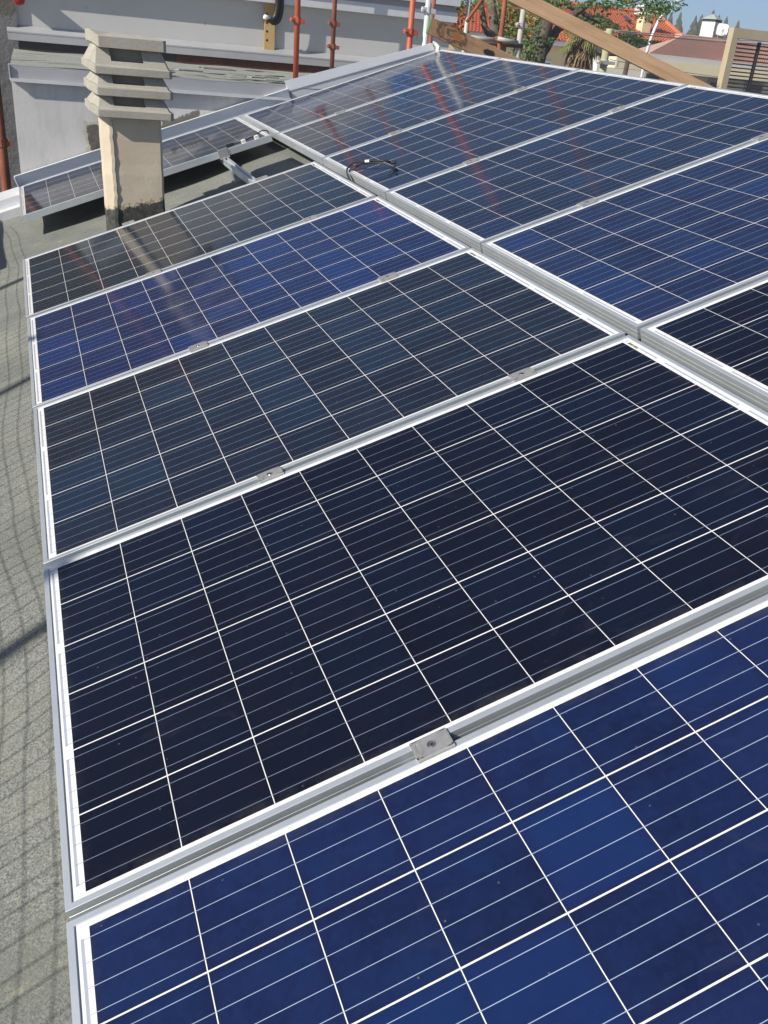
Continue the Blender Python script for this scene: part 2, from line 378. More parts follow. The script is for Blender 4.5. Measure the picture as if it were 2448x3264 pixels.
M_frond_dry = make_leaf('dry_palm_fronds', (.13,.085,.05), (.28,.20,.12), (.48,.37,.22))
M_poplar = make_leaf('poplar_leaves', (.12,.14,.07), (.18,.19,.10), (.24,.23,.13))

# ------------------------------------------------------------------ the roof frame (panel plane)
B = Matrix(((0.943232, -0.011298, -0.331942), (0.0, 0.999421, -0.034015), (0.332134, 0.032084, 0.942686)))   # panel axes -> place
RF = B.to_4x4()
def rp(x, y, z=0.0): return B @ V((x, y, z))
ex = V((math.cos(.00579), 0, math.sin(.00579))); ey = V((-.00334, 1, .00174)).normalized(); ez = ex.cross(ey).normalized(); ex = ey.cross(ez)
BB = B @ Matrix((ex, ey, ez)).transposed()                                                     # upper column of panels
BO = rp(PL + .0511, .0156, -.0077)
def MF(rot, loc): return Matrix.Translation(loc) @ rot.to_4x4()

# ground
def ring_sheet():
    mb = MB(); N = 24
    for i in range(N):
        for j in range(N):
            f = lambda k: math.copysign((abs(k / N * 2 - 1)) ** 2.2 * 900, k / N * 2 - 1)
            x0, x1, y0, y1 = f(i), f(i+1), f(j), f(j+1)
            mb.quad((x0,y0,-2.3),(x1,y0,-2.3),(x1,y1,-2.3),(x0,y1,-2.3))
    return mb
tag(ring_sheet().build('ground', M_ground), kind='structure')

# our house: membrane roof with a ridge just past the upper panels, walls, sheet-metal upstands at the back edge
house = thing('house', 'low house whose grey bitumen roof carries the solar panels', 'house', (0, 0, -2.3))
inv = Matrix.Translation((0, 0, 2.3))
def hw(mb, name, mat, **k): o = mb.build(name, mat, house, **k); o.matrix_parent_inverse = inv; return o
RX = 3.40
def roofz(x): return -.15 + .02 * x
mb = MB(); nx, ny = 60, 120
for i in range(nx + 1):
    for j in range(ny + 1):
        x = -1.05 + (RX + 1.05) * i / nx; y = -3.0 + 9.11 * j / ny
        z = roofz(x) + .008 * math.sin(y * 2.1 + x * 3) * math.sin(x * 5.3 + y) + .004 * math.sin(y * 7.7 + x * 4)
        for seam in (.62, 1.62, 2.62, 3.62):               # overlaps between membrane sheets
            if y < seam: z += .003
        mb.v.append(tuple(rp(x, y, z)))
for i in range(nx):
    for j in range(ny):
        a = i * (ny + 1) + j; mb.f.append((a, a + ny + 1, a + ny + 2, a + 1))
roof = hw(mb, 'membrane_roof', M_membrane, smooth=True)
mb = MB()                                                   # far slope past the ridge
a, b = rp(RX, -3, roofz(RX)), rp(RX, 6.11, roofz(RX))
mb.quad(a, b, b + V((2.6, 0, -.9)), a + V((2.6, 0, -.9)))
hw(mb, 'far_roof_slope', M_membrane)
mb = MB()
def wallq(a, b): mb.quad(a, b, V((b.x, b.y, -2.3)), V((a.x, a.y, -2.3)))
e0, e1 = rp(-1.05, -3, roofz(-1.05) - .01), rp(-1.05, 6.11, roofz(-1.05) - .01)
g0, g1 = rp(RX, -3, roofz(RX) - .01) , rp(RX, 6.11, roofz(RX) - .01)
h0, h1 = g0 + V((2.6, 0, -.9)), g1 + V((2.6, 0, -.9))
wallq(e0, e1); wallq(h0, h1); wallq(e0, g0); wallq(g0, h0); wallq(e1, g1); wallq(g1, h1)
hw(mb, 'wall', M_white)
# upstand behind the far small panel, screwed sheet following the slope
mb = MB()
mb.box((.0, 6.105, -.145), (2.08, 6.109, .075), RF); mb.box((.0, 6.085, .072), (2.08, 6.107, .0755), RF)
mb.box((-.004, 6.02, -.10), (.0, 6.109, .074), RF)
for x in (.13, .62, 1.14, 1.6): mb.tube([rp(x, 6.096, .045), rp(x, 6.108, .045)], .008, 8)
hw(mb, 'edge_flashing', M_flash)
mb = MB()
mb.add([rp(2.075, 6.108, .128), rp(3.28, 6.106, .066), rp(3.28, 6.106, .02), rp(2.075, 6.108, .055), rp(2.075, 6.112, .128), rp(3.28, 6.112, .066), rp(3.28, 6.112, .02), rp(2.075, 6.112, .055)],
       [(0,1,2,3),(4,5,6,7),(0,1,5,4),(1,2,6,5),(2,3,7,6),(3,0,4,7)])
hw(mb, 'ridge_flashing', M_flash)
mb = MB(); mb.box((2.10, 6.113, -.16), (3.27, 6.118, .070), RF); hw(mb, 'flashing_base', M_white_edge)
mb = MB(); mb.tube([rp(3.285, 6.10, .075), rp(3.30, 6.10, .055), rp(3.315, 6.09, .03), rp(3.29, 6.08, -.02), rp(3.27, 6.07, -.04)], [.006, .014, .017, .014, .012], 7)
hw(mb, 'sealant_lump', M_white)
# back gutter edge at the left
mb = MB(); mb.box((-1.05, 5.98, -.155), (.0, 6.30, -.03), RF); mb.box((-1.05, 5.90, -.155), (-.002, 5.98, -.09), RF)
hw(mb, 'gutter_edge', M_white_edge)

# ------------------------------------------------------------------ solar panels
def frame_mesh():
    prof = [(0,-.0008),(.0008,0),(.0112,0),(.0118,-.0006),(.0118,-.007),(.003,-.0075),(.003,-.037),(.028,-.037),(.028,-.040),(0,-.040),
            (0,-.0292),(.0009,-.0288),(.0009,-.0276),(0,-.0272),(0,-.0164),(.0009,-.0160),(.0009,-.0148),(0,-.0144)]
    mb = MB(); rings = []
    for (sx, sy, x, y) in ((1,1,0,0),(-1,1,PL,0),(-1,-1,PL,PW),(1,-1,0,PW)):
        rings.append([(x + sx * u, y + sy * u, z) for u, z in prof])
    rings.append(rings[0]); mb.loft(rings, cap=False); return mb
def glass_mesh():
    mb = MB(); mb.box((.004, .004, -.0066), (PL - .004, PW - .004, -.0032)); return mb
def make_panel(label, mw, col, glabel=None):
    t = thing('solar_panel', label, 'solar panel', group='solar panels laid in rows on the roof', mw=mw)
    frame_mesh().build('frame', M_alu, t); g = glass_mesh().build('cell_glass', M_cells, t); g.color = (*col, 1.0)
    mb = MB(); mb.box((PL - .031, PW - .085, -.0031), (PL - .0175, PW - .030, -.0029)); st = mb.build('serial_sticker', M_tagw, t)
    mb = MB(); yy = PW - .082; rb = random.Random(9)
    while yy < PW - .036: w_ = rb.choice((.0008, .0014, .0022)); mb.box((PL - .029, yy, -.00285), (PL - .0205, yy + w_, -.0027)); yy += w_ + rb.choice((.0008, .0013))
    mb.build('barcode', M_cable, st)
    mb = MB(); mb.box((.62, .80, -.032), (.78, .90, -.0075)); mb.build('junction_box', M_cable, t)
    return t
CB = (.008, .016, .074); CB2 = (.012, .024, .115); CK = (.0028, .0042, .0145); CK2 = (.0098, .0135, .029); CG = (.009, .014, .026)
proto = make_panel('bright blue solar panel nearest the camera, cut off by the bottom of the picture', MF(B, rp(0, -PW - .0153 + -.0058)), (.0068, .0145, .066))
def more_panel(label, mw, col):
    t = copy_tree(proto); t.matrix_world = mw; t['label'] = label
    for c in kids(t):
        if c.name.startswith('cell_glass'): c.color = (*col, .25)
    return t
pitch = PW + .0153
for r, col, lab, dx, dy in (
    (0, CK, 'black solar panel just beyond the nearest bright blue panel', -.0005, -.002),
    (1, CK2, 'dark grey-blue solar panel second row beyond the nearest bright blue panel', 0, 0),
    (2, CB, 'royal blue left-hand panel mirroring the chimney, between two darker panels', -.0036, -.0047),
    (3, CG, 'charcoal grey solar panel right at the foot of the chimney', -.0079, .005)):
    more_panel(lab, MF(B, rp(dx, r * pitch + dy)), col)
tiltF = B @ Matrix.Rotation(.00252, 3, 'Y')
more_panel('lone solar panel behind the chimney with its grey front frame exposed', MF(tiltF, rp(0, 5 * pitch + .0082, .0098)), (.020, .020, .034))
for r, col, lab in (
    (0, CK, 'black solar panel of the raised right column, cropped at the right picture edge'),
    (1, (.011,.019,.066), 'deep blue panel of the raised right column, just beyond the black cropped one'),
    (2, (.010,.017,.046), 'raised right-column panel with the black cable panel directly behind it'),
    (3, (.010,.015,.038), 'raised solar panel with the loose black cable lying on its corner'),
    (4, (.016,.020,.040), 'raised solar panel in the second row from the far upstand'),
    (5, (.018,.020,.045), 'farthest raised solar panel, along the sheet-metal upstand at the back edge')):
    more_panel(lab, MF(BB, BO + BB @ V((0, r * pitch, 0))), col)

# clamps: mid clamps bridge a seam, end clamps hold an outer edge
def mid_clamp():
    t = thing('mid_clamp', 'x', 'clamp', group='aluminium clamps holding the panels')
    mb = MB(); o = []
    # plate with a bevelled front and rear, centred on the seam; a round recess for the bolt
    w, d = .033, .0215; r = .0078; N = 16
    ringi = [(r * math.cos(2*math.pi*k/N), r * math.sin(2*math.pi*k/N)) for k in range(N)]
    def sq(k):
        a = 2*math.pi*k/N; c, s_ = math.cos(a), math.sin(a); q = min(w / abs(c) if abs(c) > 1e-6 else 9, (d - .003) / abs(s_) if abs(s_) > 1e-6 else 9); return (c*q, s_*q)
    ringo = [sq(k) for k in range(N)]
    top = .0052
    mb.v = [(x, y, top) for x, y in ringi] + [(x, y, top) for x, y in ringo] + [(x, y, top - .004) for x, y in ringi]
    for k in range(N):
        j = (k + 1) % N; mb.f.append((k, N + k, N + j, j)); mb.f.append((k, j, 2*N + j, 2*N + k))
    mb.f.append(tuple(2*N + k for k in range(N)))
    mb.add([(w, d-.003, top), (-w, d-.003, top), (-w, d, top-.0022), (w, d, top-.0022), (w, d, .0003), (-w, d, .0003)], [(0,1,2,3),(3,2,5,4)])
    mb.add([(w, -d+.003, top), (-w, -d+.003, top), (-w, -d, top-.0022), (w, -d, top-.0022), (w, -d, .0003), (-w, -d, .0003)], [(0,1,2,3),(3,2,5,4)])
    for sx in (-w, w): mb.add([(sx, -d+.003, top), (sx, d-.003, top), (sx, d, top-.0022), (sx, d, .0003), (sx, -d, .0003), (sx, -d, top-.0022)], [(0,1,2,3,4,5)])
    mb.box((-w, -.0068, -.035), (w, .0068, .0002))
    mb.build('plate', M_clamp, t)
    mb = MB()                                                 # raised marks: framed fields, an oval emblem, worn letters
    for x0, x1 in ((-.030, -.0165), (.0165, .030)):
        for q in (x0, x1): mb.box((q - .0004, -.0165, top), (q + .0004, .0165, top + .0005))
        for q in (-.0165, .0165): mb.box((x0 + .0004, q - .0004, top), (x1 - .0004, q + .0004, top + .0005))
        mb.build('label_frame', M_clamp, t); mb = MB()
    mb = MB()
    pts = [(-.0232 + .0042 * math.cos(a*math.pi/10), .0125 * math.sin(a*math.pi/10), top + .0003) for a in range(21)]
    mb.tube(pts, .0005, 5)
    for yy in (-.006, -.002, .002, .006): mb.box((-.0245, yy - .0005, top), (-.0218, yy + .0005, top + .0005))
    mb.build('emblem', M_clamp, t); mb = MB()
    for yy, kx in ((.0115, 0), (.004, 1), (-.0035, 0), (-.011, 1)):
        mb.box((.019, yy - .003, top), (.0198, yy + .003, top + .0005)); mb.box((.0198, yy + (.0022 if kx else -.003), top), (.0262, yy + (.003 if kx else -.0022), top + .0005))
        if not kx: mb.box((.0254, yy - .0022, top), (.0262, yy + .003, top + .0005))
    mb.build('lettering', M_clamp, t)
    mb = MB(); mb.tube([(0,0,.0014),(0,0,.0040),(0,0,.0046)], [.0062,.0062,.0056], 14); b_ = mb.build('bolt', M_bolt, t, smooth=False)
    mb = MB(); mb.tube([(0,0,.0044),(0,0,.0049)], .0029, 6); mb.build('hex_socket', M_dark, b_)
    return t
clamp0 = mid_clamp(); used = [0]
def place_clamp(label, mw):
    t = clamp0 if not used[0] else copy_tree(clamp0); used[0] = 1
    t.matrix_world = mw; t['label'] = label
def seamA(y): return y * pitch - .0153 / 2 + (-.004 if y == 0 else 0.0)
for y, x, lab in (
    (0, .618, 'large near clamp with a bolt, between the bright blue and the black panel'),
    (1, .596, 'left of two clamps along the far edge of the black panel'),
    (1, 1.324, 'right of two clamps along the far edge of the black panel'),
    (2, .588, 'left of two clamps between the dark grey-blue and the royal blue panel'),
    (2, 1.313, 'right of two clamps between the dark grey-blue and the royal blue panel'),
    (3, .568, 'left of two clamps between the royal blue and the charcoal panel'),
    (3, 1.312, 'right of two clamps between the royal blue and the charcoal panel'),
    (4, .57, 'half-hidden end clamp against the tarred foot of the chimney'),
    (4, 1.332, 'end clamp on the charcoal panel where the bare rail comes in')):
    place_clamp(lab, MF(B, rp(x, seamA(y) + (.012 if y == 4 else 0))))
for y, x, lab in (
    (2, .455, 'clamp at the near edge of the panel in front of the cable panel, left'),
    (2, 1.245, 'clamp near the right picture edge on the raised column'),
    (3, .445, 'clamp just right of the loose black cable on the raised column seam'),
    (3, 1.235, 'clamp behind the loose cable panel corner, towards the right on its near seam'),
    (4, .45, 'left clamp on the seam at the far edge of the cable panel'),
    (4, 1.25, 'right clamp on the seam at the far edge of the cable panel'),
    (5, .45, 'left clamp on the farthest seam of the raised column'),
    (5, 1.25, 'right clamp on the farthest seam of the raised column')):
    place_clamp(lab, MF(BB, BO + BB @ V((x, y * pitch - .0153 / 2, 0))))

# rails: aluminium channel under the panels, bare in the gap where one panel is missing
def rail(x, y0, y1, rot, org):
    mb = MB(); pr = [(-.019,-.081),(.019,-.081),(.019,-.0405),(.0065,-.0405),(.0065,-.052),(-.0065,-.052),(-.0065,-.0405),(-.019,-.0405),(-.019,-.058),(-.0165,-.060),(-.0165,-.066),(-.019,-.068)]
    mb.loft([[(u, 0, z) for u, z in pr], [(u, y1 - y0, z) for u, z in pr]])
    yy = .25
    while yy < y1 - y0: mb.box((-.03, yy - .03, -.155), (.03, yy + .03, -.082)); yy += 1.1
    return mb, MF(rot, org + rot @ V((x, y0, 0)))
for x, y0, y1, lab in ((1.318, -1.0, 6.02, 'bare aluminium rail crossing the gap towards the lone panel'), (.585, -1.0, 4.10, 'aluminium rail under the left ends of the panels, ending at the chimney')):
    mb, mw = rail(x, y0, y1, B, V((0, 0, 0)))
    tag(mb.build('mounting_rail', M_alu, mw=mw), lab, 'rail', 'mounting rails')
for x, lab in ((.45, 'aluminium rail below the left part of the raised panels'), (1.25, 'aluminium rail below the right part of the raised panels')):
    mb, mw = rail(x, 0, 6.02, BB, BO)
    tag(mb.build('mounting_rail', M_alu, mw=mw), lab, 'rail', 'mounting rails')
# end clamp on the exposed frame of the lone panel
t = thing('end_clamp', 'light end clamp gripping the exposed front frame of the lone panel', 'clamp', group='aluminium clamps holding the panels', mw=MF(B, rp(1.318, 5 * pitch + .008, .0065)))
mb = MB(); mb.box((-.032, -.006, -.046), (.032, -.0005, .004)); mb.box((-.032, -.006, .004), (.032, .012, .0075)); mb.box((-.032, -.028, -.046), (.032, -.006, -.042)); mb.build('bracket', M_clamp, t)
mb = MB(); mb.tube([(0, -.017, -.042), (0, -.017, -.034)], .006, 10); mb.build('bolt', M_bolt, t)
for x, lab in ((.56, 'small clip at the rear edge of the lone panel, right of the chimney'),):
    t2 = copy_tree(t); t2.matrix_world = MF(B @ Matrix.Rotation(math.pi, 3, 'Z'), rp(x + .3, 5 * pitch + PW + .009, .007)); t2['label'] = lab

# ------------------------------------------------------------------ cables
def bez(pts, n=10):
    out = []; P = [V(p) for p in pts]
    P = [P[0] * 2 - P[1]] + P + [P[-1] * 2 - P[-2]]
    for i in range(1, len(P) - 2):
        for k in range(n):
            t = k / n; a, b, c, d = P[i-1], P[i], P[i+1], P[i+2]
            out.append(.5 * ((2*b) + (c - a) * t + (2*a - 5*b + 4*c - d) * t*t + (3*b - a - 3*c + d) * t**3))
    return out + [P[-2]]
def bp(x, y, z=0): return BO + BB @ V((x, y, z))
t = thing('cable', 'loose black cable with twin plugs lying on the raised panel corner', 'cable', bp(.09, 3.45, 0))
iv = Matrix.Translation(-t.location)
def cb(mb, name, mat, par=t, **k): o = mb.build(name, mat, par, **k); o.matrix_parent_inverse = iv; return o
c1 = bez([bp(-.007, 3.500, -.07), bp(-.008, 3.537, -.03), bp(.004, 3.580, .008), bp(.030, 3.545, .034), bp(.050, 3.500, .043), bp(.083, 3.455, .046), bp(.133, 3.392, .043), bp(.160, 3.377, .033), bp(.178, 3.381, .022)])
c2 = bez([bp(-.006, 3.470, -.07), bp(-.006, 3.478, -.03), bp(.010, 3.560, .004), bp(.030, 3.552, .008), bp(.063, 3.527, .024), bp(.078, 3.452, .038), bp(.125, 3.388, .035), bp(.155, 3.350, .018), bp(.163, 3.325, .008)])
cb(MB().tube(c1, .0046, 8), 'wire', M_cable, smooth=True); cb(MB().tube(c2, .0040, 8), 'wire', M_cable, smooth=True)
for a, b_ in ((bp(.174, 3.383, .023), bp(.201, 3.366, .016)), (bp(.163, 3.335, .010), bp(.163, 3.275, .009))):
    d = b_ - a; cb(MB().tube([a, a + d * .25, a + d * .3, a + d * .75, a + d * .8, b_], [.005, .006, .0082, .0082, .007, .006], 10), 'plug', M_cable)
cb(MB().bar(bp(.076, 3.464, .047), bp(.092, 3.445, .047), .012, .011), 'paper_tag', M_tagw)
t = thing('cable', 'short black cable with two white tags along the front frame of the lone panel', 'cable', rp(1.5, 5.05, 0)); iv = Matrix.Translation(-t.location)
y5 = 5 * pitch + .008
c = bez([rp(1.655, y5 + .10, -.03), rp(1.65, y5 + .07, .018), rp(1.61, y5 + .06, .034), rp(1.56, y5 + .035, .026), rp(1.50, y5 + .028, .018), rp(1.44, y5 + .022, .016), rp(1.39, y5 + .02, .018)])
cb(MB().tube(c, .0034, 8), 'wire', M_cable, t, smooth=True)
cb(MB().tube([rp(1.405, y5 + .02, .018), rp(1.39, y5 + .02, .019), rp(1.355, y5 + .022, .019), rp(1.35, y5 + .022, .019)], [.006, .010, .010, .007], 10), 'plug', M_cable, t)
for x in (1.455, 1.545): cb(MB().bar(rp(x, y5 + .018, .014), rp(x + .025, y5 + .02, .016), .024, .022), 'paper_tag', M_tagw, t)

# ------------------------------------------------------------------ chimney
CX, CY = 0.455, 4.21
ks = (CY - EYE.y) / (4.42 - EYE.y)                          # sizes measured at 4.42
def cxw(x): return EYE.x + (x - EYE.x) * ks
def czw(z): return EYE.z + (z - EYE.z) * ks
ch = thing('chimney', 'short beige rendered chimney with a stack of four concrete louvre caps', 'chimney', (cxw(.59), CY + .13, .18))
iv = Matrix.Translation(-ch.location)
def cc(mb, name, mat, **k): o = mb.build(name, mat, ch, **k); o.matrix_parent_inverse = iv; return o
xl, xr = cxw(.458), cxw(.729); zt = czw(.80); D = .27
def plan(g=0.0, xo=0.0):
    return [(xl - g + .0, CY - g), (xr + g - .012, CY - g), (xr + g, CY - g + .012), (xr + g, CY + D + g), (xl - .03 - g, CY + D + g), (xl - .056 - g, CY + .085), (xl - .046 - g, CY + .045 - g)]
rings = []
for k in range(15):
    z = .0 + (zt + .02) * k / 14; g = .0010 * math.sin(k * 2.3) + (.012 if k < 3 else 0) + (.004 if k == 3 else 0)
    sh = -.0 + (.012 * (1 - k / 14))
    rings.append([(x + sh, y, z) for x, y in plan(g)])
cc(MB().loft(rings), 'shaft', M_chim)
# ragged render lip along the left arris
mb = MB(); rnd = random.Random(3)
rr = []
for k in range(25):
    z = .16 + (zt - .17) * k / 24; j = rnd.uniform(-.003, .004)
    rr.append([(xl + .012 * (1 - z / zt) + j - .010, CY - .003 - abs(j), z), (xl + .012 * (1 - z / zt) + .006 + j, CY - .006 - abs(j) * .8, z), (xl + .012 * (1 - z / zt) + .012 + j * 2, CY + .001, z), (xl + .0, CY + .006, z)])
cc(MB().loft(rr), 'render_lip', M_chim)
# caps: outer rim with a lifted left wing, sloping body with a recessed louvre opening
yf = CY - .055
CD = .375
def rim(x0, x1, z0, z1, wing=.044):
    w = wing; up = .026
    lo = [(x0, yf, z0), (x1, yf, z0), (x1 + .014, yf + .018, z0 + .001), (x1 + .014, yf + CD, z0), (x0 - w, yf + CD, z0 + up), (x0 - w, yf + w * .9, z0 + up)]
    hi = [(x, y, z1 + (z - z0)) for x, y, z in lo]
    return lo, hi
def inner(x0, x1, z, g, wl, up=0.0):
    return [(x0 + g*.35, yf + g, z), (x1 - g, yf + g, z), (x1 - g + .008, yf + g + .010, z), (x1 - g + .008, yf + CD - g, z), (x0 - wl, yf + CD - g, z + up), (x0 - wl, yf + g + .045, z + up)]
levels = [(cxw(.394), cxw(.779), czw(.806), czw(.848), czw(.912)), (cxw(.396), cxw(.779), czw(.911), czw(.955), czw(1.017)), (cxw(.391), cxw(.777), czw(1.015), czw(1.056), czw(1.142))]
for (x0, x1, z0, z1, z2) in levels:
    mb = MB(); lo, hi = rim(x0, x1, z0, z1)
    mb.loft([lo, hi])
    cc(mb, 'cap_rim', M_chimcap, bevel=.004)
    # body: two front piers and a recessed louvre between them
    mb = MB(); g = .050; b0 = inner(x0, x1, z1 - .006, .005, .040, .024); b1 = inner(x0, x1, z2 + .012, g, -.004)
    pL, pR = .23, .67                                        # opening, as parts of the front width
    def lerp(a, b_, f): return tuple(V(a).lerp(V(b_), f))
    f0, f1, t0, t1 = V(b0[0]), V(b0[1]), V(b1[0]), V(b1[1])
    oa, ob = f0.lerp(f1, pL), f0.lerp(f1, pR); ta, tb = t0.lerp(t1, pL - .04), t0.lerp(t1, pR + .04)
    hL = .30; oa2 = oa.lerp(ta, hL); ob2 = ob.lerp(tb, hL)
    dp = V((0, .075, 0))
    vs = [f0, oa, ta, t0, ob, f1, t1, tb, oa2, ob2, ta + dp * .5, tb + dp * .5, oa2 + dp, ob2 + dp]
    mb.add(vs, [(0,1,8,2,3),(4,5,6,7,9),(1,4,9,8),(8,9,13,12),(8,12,10,2),(9,7,11,13)])
    mb.add(b0 + b1, [(1,2,8,7),(2,3,9,8),(3,4,10,9),(4,5,11,10),(5,0,6,11),(6,7,8,9,10,11)])
    cc(mb, 'cap_body', M_chimcap)
    mb = MB(); mb.add([ta + dp * .5, tb + dp * .5, ob2 + dp, oa2 + dp], [(0,1,2,3)]); cc(mb, 'louvre_back', M_chimback)
x0, x1, z0, z1 = cxw(.416), cxw(.748), czw(1.141), czw(1.196)
lo, hi = rim(x0, x1, z0, z1, .040); cx_ = sum(p[0] for p in hi) / 6; cy_ = sum(p[1] for p in hi) / 6
mb = MB(); top = [(cx_ + (p[0] - cx_) * .55, cy_ + (p[1] - cy_) * .55, z1 + .016) for p in hi]
mb.loft([lo, hi, top]); cc(mb, 'top_slab', M_chimcap, bevel=.002)

# ------------------------------------------------------------------ neighbour's building behind the back edge
nb = thing('neighbour_building', 'pale grey rendered building behind the roof edge, with metal copings and a peeling low wall', 'building', (1.5, 7.5, -2.3))
iv2 = Matrix.Translation((-1.5, -7.5, 2.3))
def nw(mb, name, mat, **k): o = mb.build(name, mat, nb, **k); o.matrix_parent_inverse = iv2; return o
nw(MB().box((-.05, 6.128, -2.3), (2.3, 6.34, .94)), 'low_wall', M_lowwall)
mb = MB(); mb.box((-.05, 6.106, .893), (1.893, 6.126, .975)); mb.box((-.05, 6.094, .876), (1.893, 6.126, .8925)); mb.box((-.062, 6.09, .884), (-.052, 6.36, .975))
nw(mb, 'coping', M_flash2)
mb = MB(); mb.box((-.056, 6.080, .8735), (1.895, 6.0935, .8945)); nw(mb, 'drip_edge', M_white_edge)
# old felt shelf roof with lifted scales
mb = MB(); nxx, nyy = 46, 34
for i in range(nxx + 1):
    for j in range(nyy + 1):
        x = -.05 + 4.7 * i / nxx; y = 6.105 + 3.2 * j / nyy
        z = .972 + .045 * (j / nyy) ** 1.0 + .006 * math.sin(x * 9 + y * 3) * math.sin(y * 6.2 + x)
        z += .012 * max(0, math.sin(x * 3.1 + 1.3 * math.sin(y * 2))) * (1 if (j % 7) < 2 else 0)
        mb.v.append((x, y, z))
for i in range(nxx):
    for j in range(nyy):
        a = i * (nyy + 1) + j; mb.f.append((a, a + nyy + 1, a + nyy + 2, a + 1))
nw(mb, 'felt_roof', M_shelf)
rs = random.Random(5)
for k in range(11):
    x = rs.uniform(.85, 2.0); y = rs.uniform(6.3, 7.6); a = rs.uniform(-.5, .5); l = rs.uniform(.05, .16)
    mb = MB(); q = Matrix.Translation((x, y, .99 + .027 * (y - 6.1))) @ Matrix.Rotation(a, 4, 'Z') @ Matrix.Rotation(rs.uniform(-.12, .12), 4, 'X')
    mb.box((-l, -.03, 0), (l, .05, .008), q); nw(mb, 'felt_scale', M_shelf)
nw(MB().box((.005, 9.30, -2.3), (4.53, 9.6, 2.0)), 'upper_wall', M_upwall)
mb = MB(); mb.box((-.09, 9.185, 1.095), (4.53, 9.20, 1.165)); mb.add([(-.09,9.185,1.166),(4.53,9.185,1.166),(4.53,9.297,1.225),(-.09,9.297,1.225),(-.09,9.2,1.15),(4.53,9.2,1.15),(4.53,9.299,1.2),(-.09,9.299,1.2)], [(0,1,2,3),(4,5,6,7),(0,1,5,4),(1,2,6,5),(2,3,7,6),(3,0,4,7)])
mb.box((-.09, 9.182, 1.160), (4.53, 9.1845, 1.172)); nw(mb, 'wall_flashing', M_flash2)
mb = MB(); mb.box((-.02, 9.185, 1.635), (4.55, 9.298, 1.73)); mb.box((-.02, 9.14, 1.79), (4.55, 9.298, 1.93)); nw(mb, 'eave_fascia', M_white_edge)
nw(MB().box((-.02, 9.235, 1.732), (4.54, 9.298, 1.788)), 'gutter_band', M_flash2)
nw(MB().box((.0, 9.215, .9), (1.5, 9.296, 1.16)), 'gap_shade_strip', M_steel_dark)  # near-black strip painted in as the shade under the flashing
nw(MB().box((1.502, 9.215, .9), (4.5, 9.296, 1.16)), 'shaded_brick_strip', mottled('shade_dark_brick', (.07,.028,.022), (.12,.045,.035), 12, .9, .4, 30))  # brick red darkened, the shade of the gap is in its colour
mb = MB(); mb.add([(-.05,9.14,1.935),(4.56,9.14,1.935),(4.56,12,2.6),(-.05,12,2.6),(-.05,9.14,1.931),(4.56,9.14,1.931),(4.56,12,2.5),(-.05,12,2.5)], [(0,1,2,3),(4,5,6,7),(0,1,5,4),(1,2,6,5),(2,3,7,6),(3,0,4,7)])
nw(mb, 'sheet_roof', M_flash2)
nw(MB().box((.02, 11.2, 1.9), (4.42, 13, 3.05)), 'upper_storey', M_greyw)
for x, w in ((-.30, .20), (-.085, .075)):
    nw(MB().box((x, 9.06, 1.645), (x + w, 9.299, 1.675)), 'bracket_board', M_wood)
# taller raw-render wall on the left
tag(MB().box((-5, 9.255, -2.3), (.003, 9.5, 3.4)).build('raw_wall', M_rawwall), 'raw-rendered wall with shade in its colour at the far left behind the low white wall', 'wall')
# red rounded thing at the top left corner
c = at(61, -2, 8.7)
tag(MB().tube([c + V((0,0,-.045)), c + V((0,0,-.04)), c + V((0,0,-.025)), c + V((0,0,.0)), c + V((0,0,.35)), c + V((0,0,.36))], [.012, .03, .043, .05, .05, .03], 16).build('red_tube_end', M_redcap, smooth=True), 'dark red rounded tube end hanging in the top left corner', 'tube')
# yellow strap and hoses on the upper wall
t = thing('perforated_strap', 'worn yellow perforated metal strap on the upper grey wall', 'strap', at(858, 160, 9.26)); iv = Matrix.Translation(-t.location)
a = at(841, 159, 9.27); b_ = at(873, 9, 9.27)
cb(MB().box((a.x, 9.262, a.z), (at(874, 159, 9.27).x, 9.28, b_.z + .12)), 'plate', M_yellow, t)
for v in (128, 100, 72, 45): p = at(851, v, 9.262); cb(MB().tube([(p.x, 9.2605, p.z), (p.x, 9.27, p.z)], .012, 10), 'hole', M_dark, t)
for k, (du, lab) in enumerate(((0, 'outer black hose looping over the yellow strap'), (-13, 'inner black hose beside the yellow strap, ending in a white fitting'))):
    p = [at(u + du * .9, v + du * .55, 9.16 - .02 * k) for u, v in ((897, -90), (897, -10), (896, 30), (888, 62), (874, 72), (862, 64))]
    if k: 
        t = thing('hose', lab, 'hose', p[-1]); iv = Matrix.Translation(-t.location)
        cb(MB().tube(bez(p), .027, 10), 'hose_body', M_cable, t, smooth=True); q = p[-1]
        cb(MB().tube([q + V((.03,0,-.005)), q + V((-.02,-.01,.005)), q + V((-.035,-.01,.01))], [.024, .025, .018], 10), 'fitting', M_tagw, t, smooth=True)
    else: tag(MB().tube(bez(p), .027, 10).build('hose', M_cable, smooth=True), lab, 'hose')

